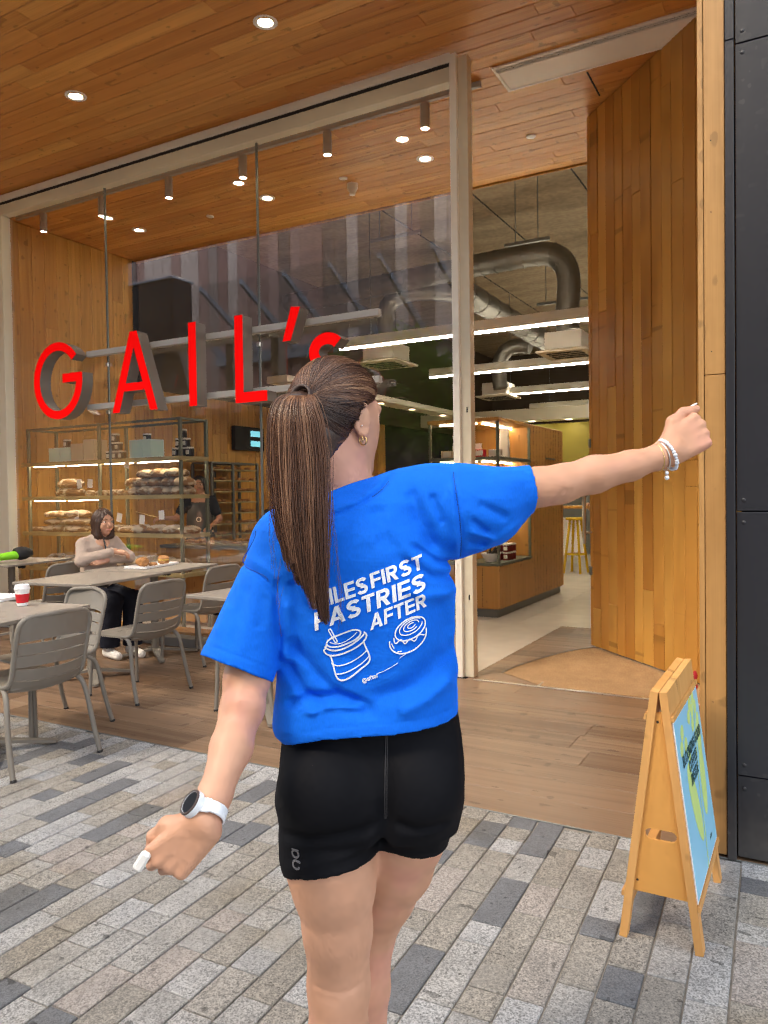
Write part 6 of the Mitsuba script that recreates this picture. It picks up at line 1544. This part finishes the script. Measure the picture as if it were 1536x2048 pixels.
for s in (-1, 1):
    q = tube(spline([(.50, .36, 1.165), (.62, .43 + s * .012, 1.20), (.74, .50 + s * .02, 1.245)], 10), .007, 6); q.apply_transform(Mq); put('arm', q, 'gold', tg, smooth=50)
standing('dark haired customer seated inside the window, head above the blue left shoulder', -4.95, 6.45, 10, 'grey_top', 'hair_black', seated=True, longhair=.12)
standing('customer with tied brown hair inside, left of the window post', -5.05, 9.6, 200, 'navy_tee', 'hair_brown', longhair=.0, low=.08)
standing('customer with black hair inside, right beside the window post', -4.55, 9.5, 120, 'grey_top', 'hair_black', longhair=.05, low=.12)
standing('person dressed in black standing at the bar table by the yellow stool', -3.45, 14.9, 250, 'navy_tee', 'hair_black', ((.28, .1, 1.1), (.18, .32, 1.18), (-.28, .1, 1.1), (-.18, .32, 1.18)), longhair=.06)
# ================================================================ the other side of the street (seen mirrored in the glass)
def cladstripe(p, n, uv):
    c = mikit.mix((.20, .135, .125), (.62, .50, .46), mikit.smoothstep(.35, .65, uv.x))
    c = mikit.mix(c, mi.Color3f(.36, .19, .17), mikit.smoothstep(.6, .62, uv.y) * .8)
    return c * (0.9 + 0.2 * mikit.noise(p.x * 3, p.z * .6, uv.x * 9))
procm('stripe_clad', cladstripe, 0.5, 0.4)
o = thing('striped_building', 'building across the street clad in pink, brown and grey vertical metal strips', 'building')
put('body', bx(-34, 4, -22, -9.0, 0, 11.2), 'black_clad', o)
for i, x in enumerate(np.arange(-27, 0, .42)):
    put('cladding_strip', bx(x + .01, x + .41, -8.99, -8.94 + .05 * rng.random(), 4.4, 11.25), 'stripe_clad', o, uv=rnd())
for x in np.arange(-25, 0, 3.2):
    put('shop_pane', bx(x, x + 3.0, -8.99, -8.96, .3, 4.2), 'watch_glass', o)
c = thing('glass_canopy', 'glass street canopy on grey steel beams in front of the striped building', 'canopy')
flat('beam_grey', (.30, .35, .43), .4)
pA, pB = np.array([-8.9, 6.15]), np.array([-6.2, 7.55])
for i, x in enumerate(np.arange(-17.2, -6.0, 1.5)):
    m = prism(Polygon([(pA[0], pA[1] - .26), (pB[0], pB[1] - .10), (pB[0], pB[1] + .04), (pA[0], pA[1] + .04)]), .09)
    m.apply_transform(np.array([[0, 0, 1, x], [1, 0, 0, 0], [0, 1, 0, 0], [0, 0, 0, 1.0]])); put('beam', m, 'beam_grey', c)
scene['canopy_glass'] = {'type': 'blendbsdf', 'weight': 0.8, 'a': {'type': 'twosided', 'b': {'type': 'diffuse', 'reflectance': {'type': 'rgb', 'value': [.50, .53, .54]}}}, 'b': {'type': 'null'}}
for x in np.arange(-17.2, -6.2, 1.5):
    m = prism(Polygon([(pA[0], pA[1] + .045), (pB[0], pB[1] + .045), (pB[0], pB[1] + .06), (pA[0], pA[1] + .06)]), 1.48)
    m.apply_transform(np.array([[0, 0, 1, x + .01], [1, 0, 0, 0], [0, 1, 0, 0], [0, 0, 0, 1.0]])); put('glass_sheet', m, 'canopy_glass', c)
put('gutter', bx(-17.3, -5.9, -8.92, -8.7, 5.75, 6.1), 'beam_grey', c)
dk = thing('dark_block', 'dark metal clad kiosk tower across the street at the far left', 'building')
put('body', bx(-19, -14.6, -4.7, -4.0, 0, 7.15), 'black_clad', dk)
put('coping', cb(-19.05, -14.56, -4.75, -3.95, 7.151, 7.22, .01), 'beam_grey', dk)
for x in np.arange(-18.9, -15, 1.42): put('panel', cb(x, x + 1.40, -3.998, -3.97, .3, 7.1, .004), 'black_clad', dk)
# street tree
tr_ = thing('street_tree', 'leafy green street tree across the road mirrored in the window', 'tree')
def leaff(p, n, uv): return mikit.mix((.07, .13, .015), (.17, .27, .045), uv.x)
scene['leaf'] = {'type': 'principledthin', 'base_color': mikit.proc(leaff), 'roughness': .5, 'diff_trans': .8}
procm('bark', lambda p, n, uv: mikit.mix((.06, .05, .04), (.16, .135, .11), mikit.fbm(p.x * 30, p.y * 30, p.z * 5)), .9, .1)
TX, TY = -8.3, -5.2
limbs = [tube(spline([(TX, TY, 0), (TX + .05, TY, 1.2), (TX - .03, TY + .04, 2.4), (TX + .05, TY, 3.6), (TX, TY, 4.7)], 16), np.linspace(.13, .035, 16), 9)]
tg_ = np.random.default_rng(5); tipsT = []
for i in range(26):
    z0 = 2.1 + 2.4 * i / 26; g = i * 2.4; L = tg_.uniform(.9, 1.9) * (1.15 - .4 * i / 26)
    p0 = np.array([TX, TY, z0]); p2 = p0 + [L * math.cos(g), L * math.sin(g), L * .45]; p1 = (p0 + p2) / 2 + [0, 0, .18]
    limbs.append(tube(spline([p0, p1, p2], 8), np.linspace(.035, .008, 8), 5)); tipsT += [p0 + (p2 - p0) * f for f in (.5, .7, .85, 1.0)]
put('trunk', cat(*limbs), 'bark', tr_, smooth=50)
lv_, lu_ = [], []
for p in tipsT:
    n = 110
    c_ = p + tg_.normal(size=(n, 3)) * [.26, .26, .17]
    a = tg_.normal(size=(n, 3)); a[:, 2] *= .5; a /= np.linalg.norm(a, axis=1, keepdims=True); b = np.cross(a, tg_.normal(size=(n, 3))); b /= np.linalg.norm(b, axis=1, keepdims=True)
    s = tg_.uniform(.045, .085, n)[:, None]
    lv_.append(np.stack([c_ - a * s, c_ + b * s * .45, c_ + a * s, c_ - b * s * .45], 1).reshape(-1, 3)); lu_.append(np.repeat(np.clip(tg_.normal(.5, .25, (n, 1)), 0, 1), 4, 0))
lv_ = np.vstack(lv_); lu_ = np.vstack(lu_); nf = len(lv_) // 4
put('crown', (lv_, np.arange(nf * 4).reshape(-1, 4)), 'leaf', tr_, uv=np.column_stack([lu_, lu_]), kind='stuff')
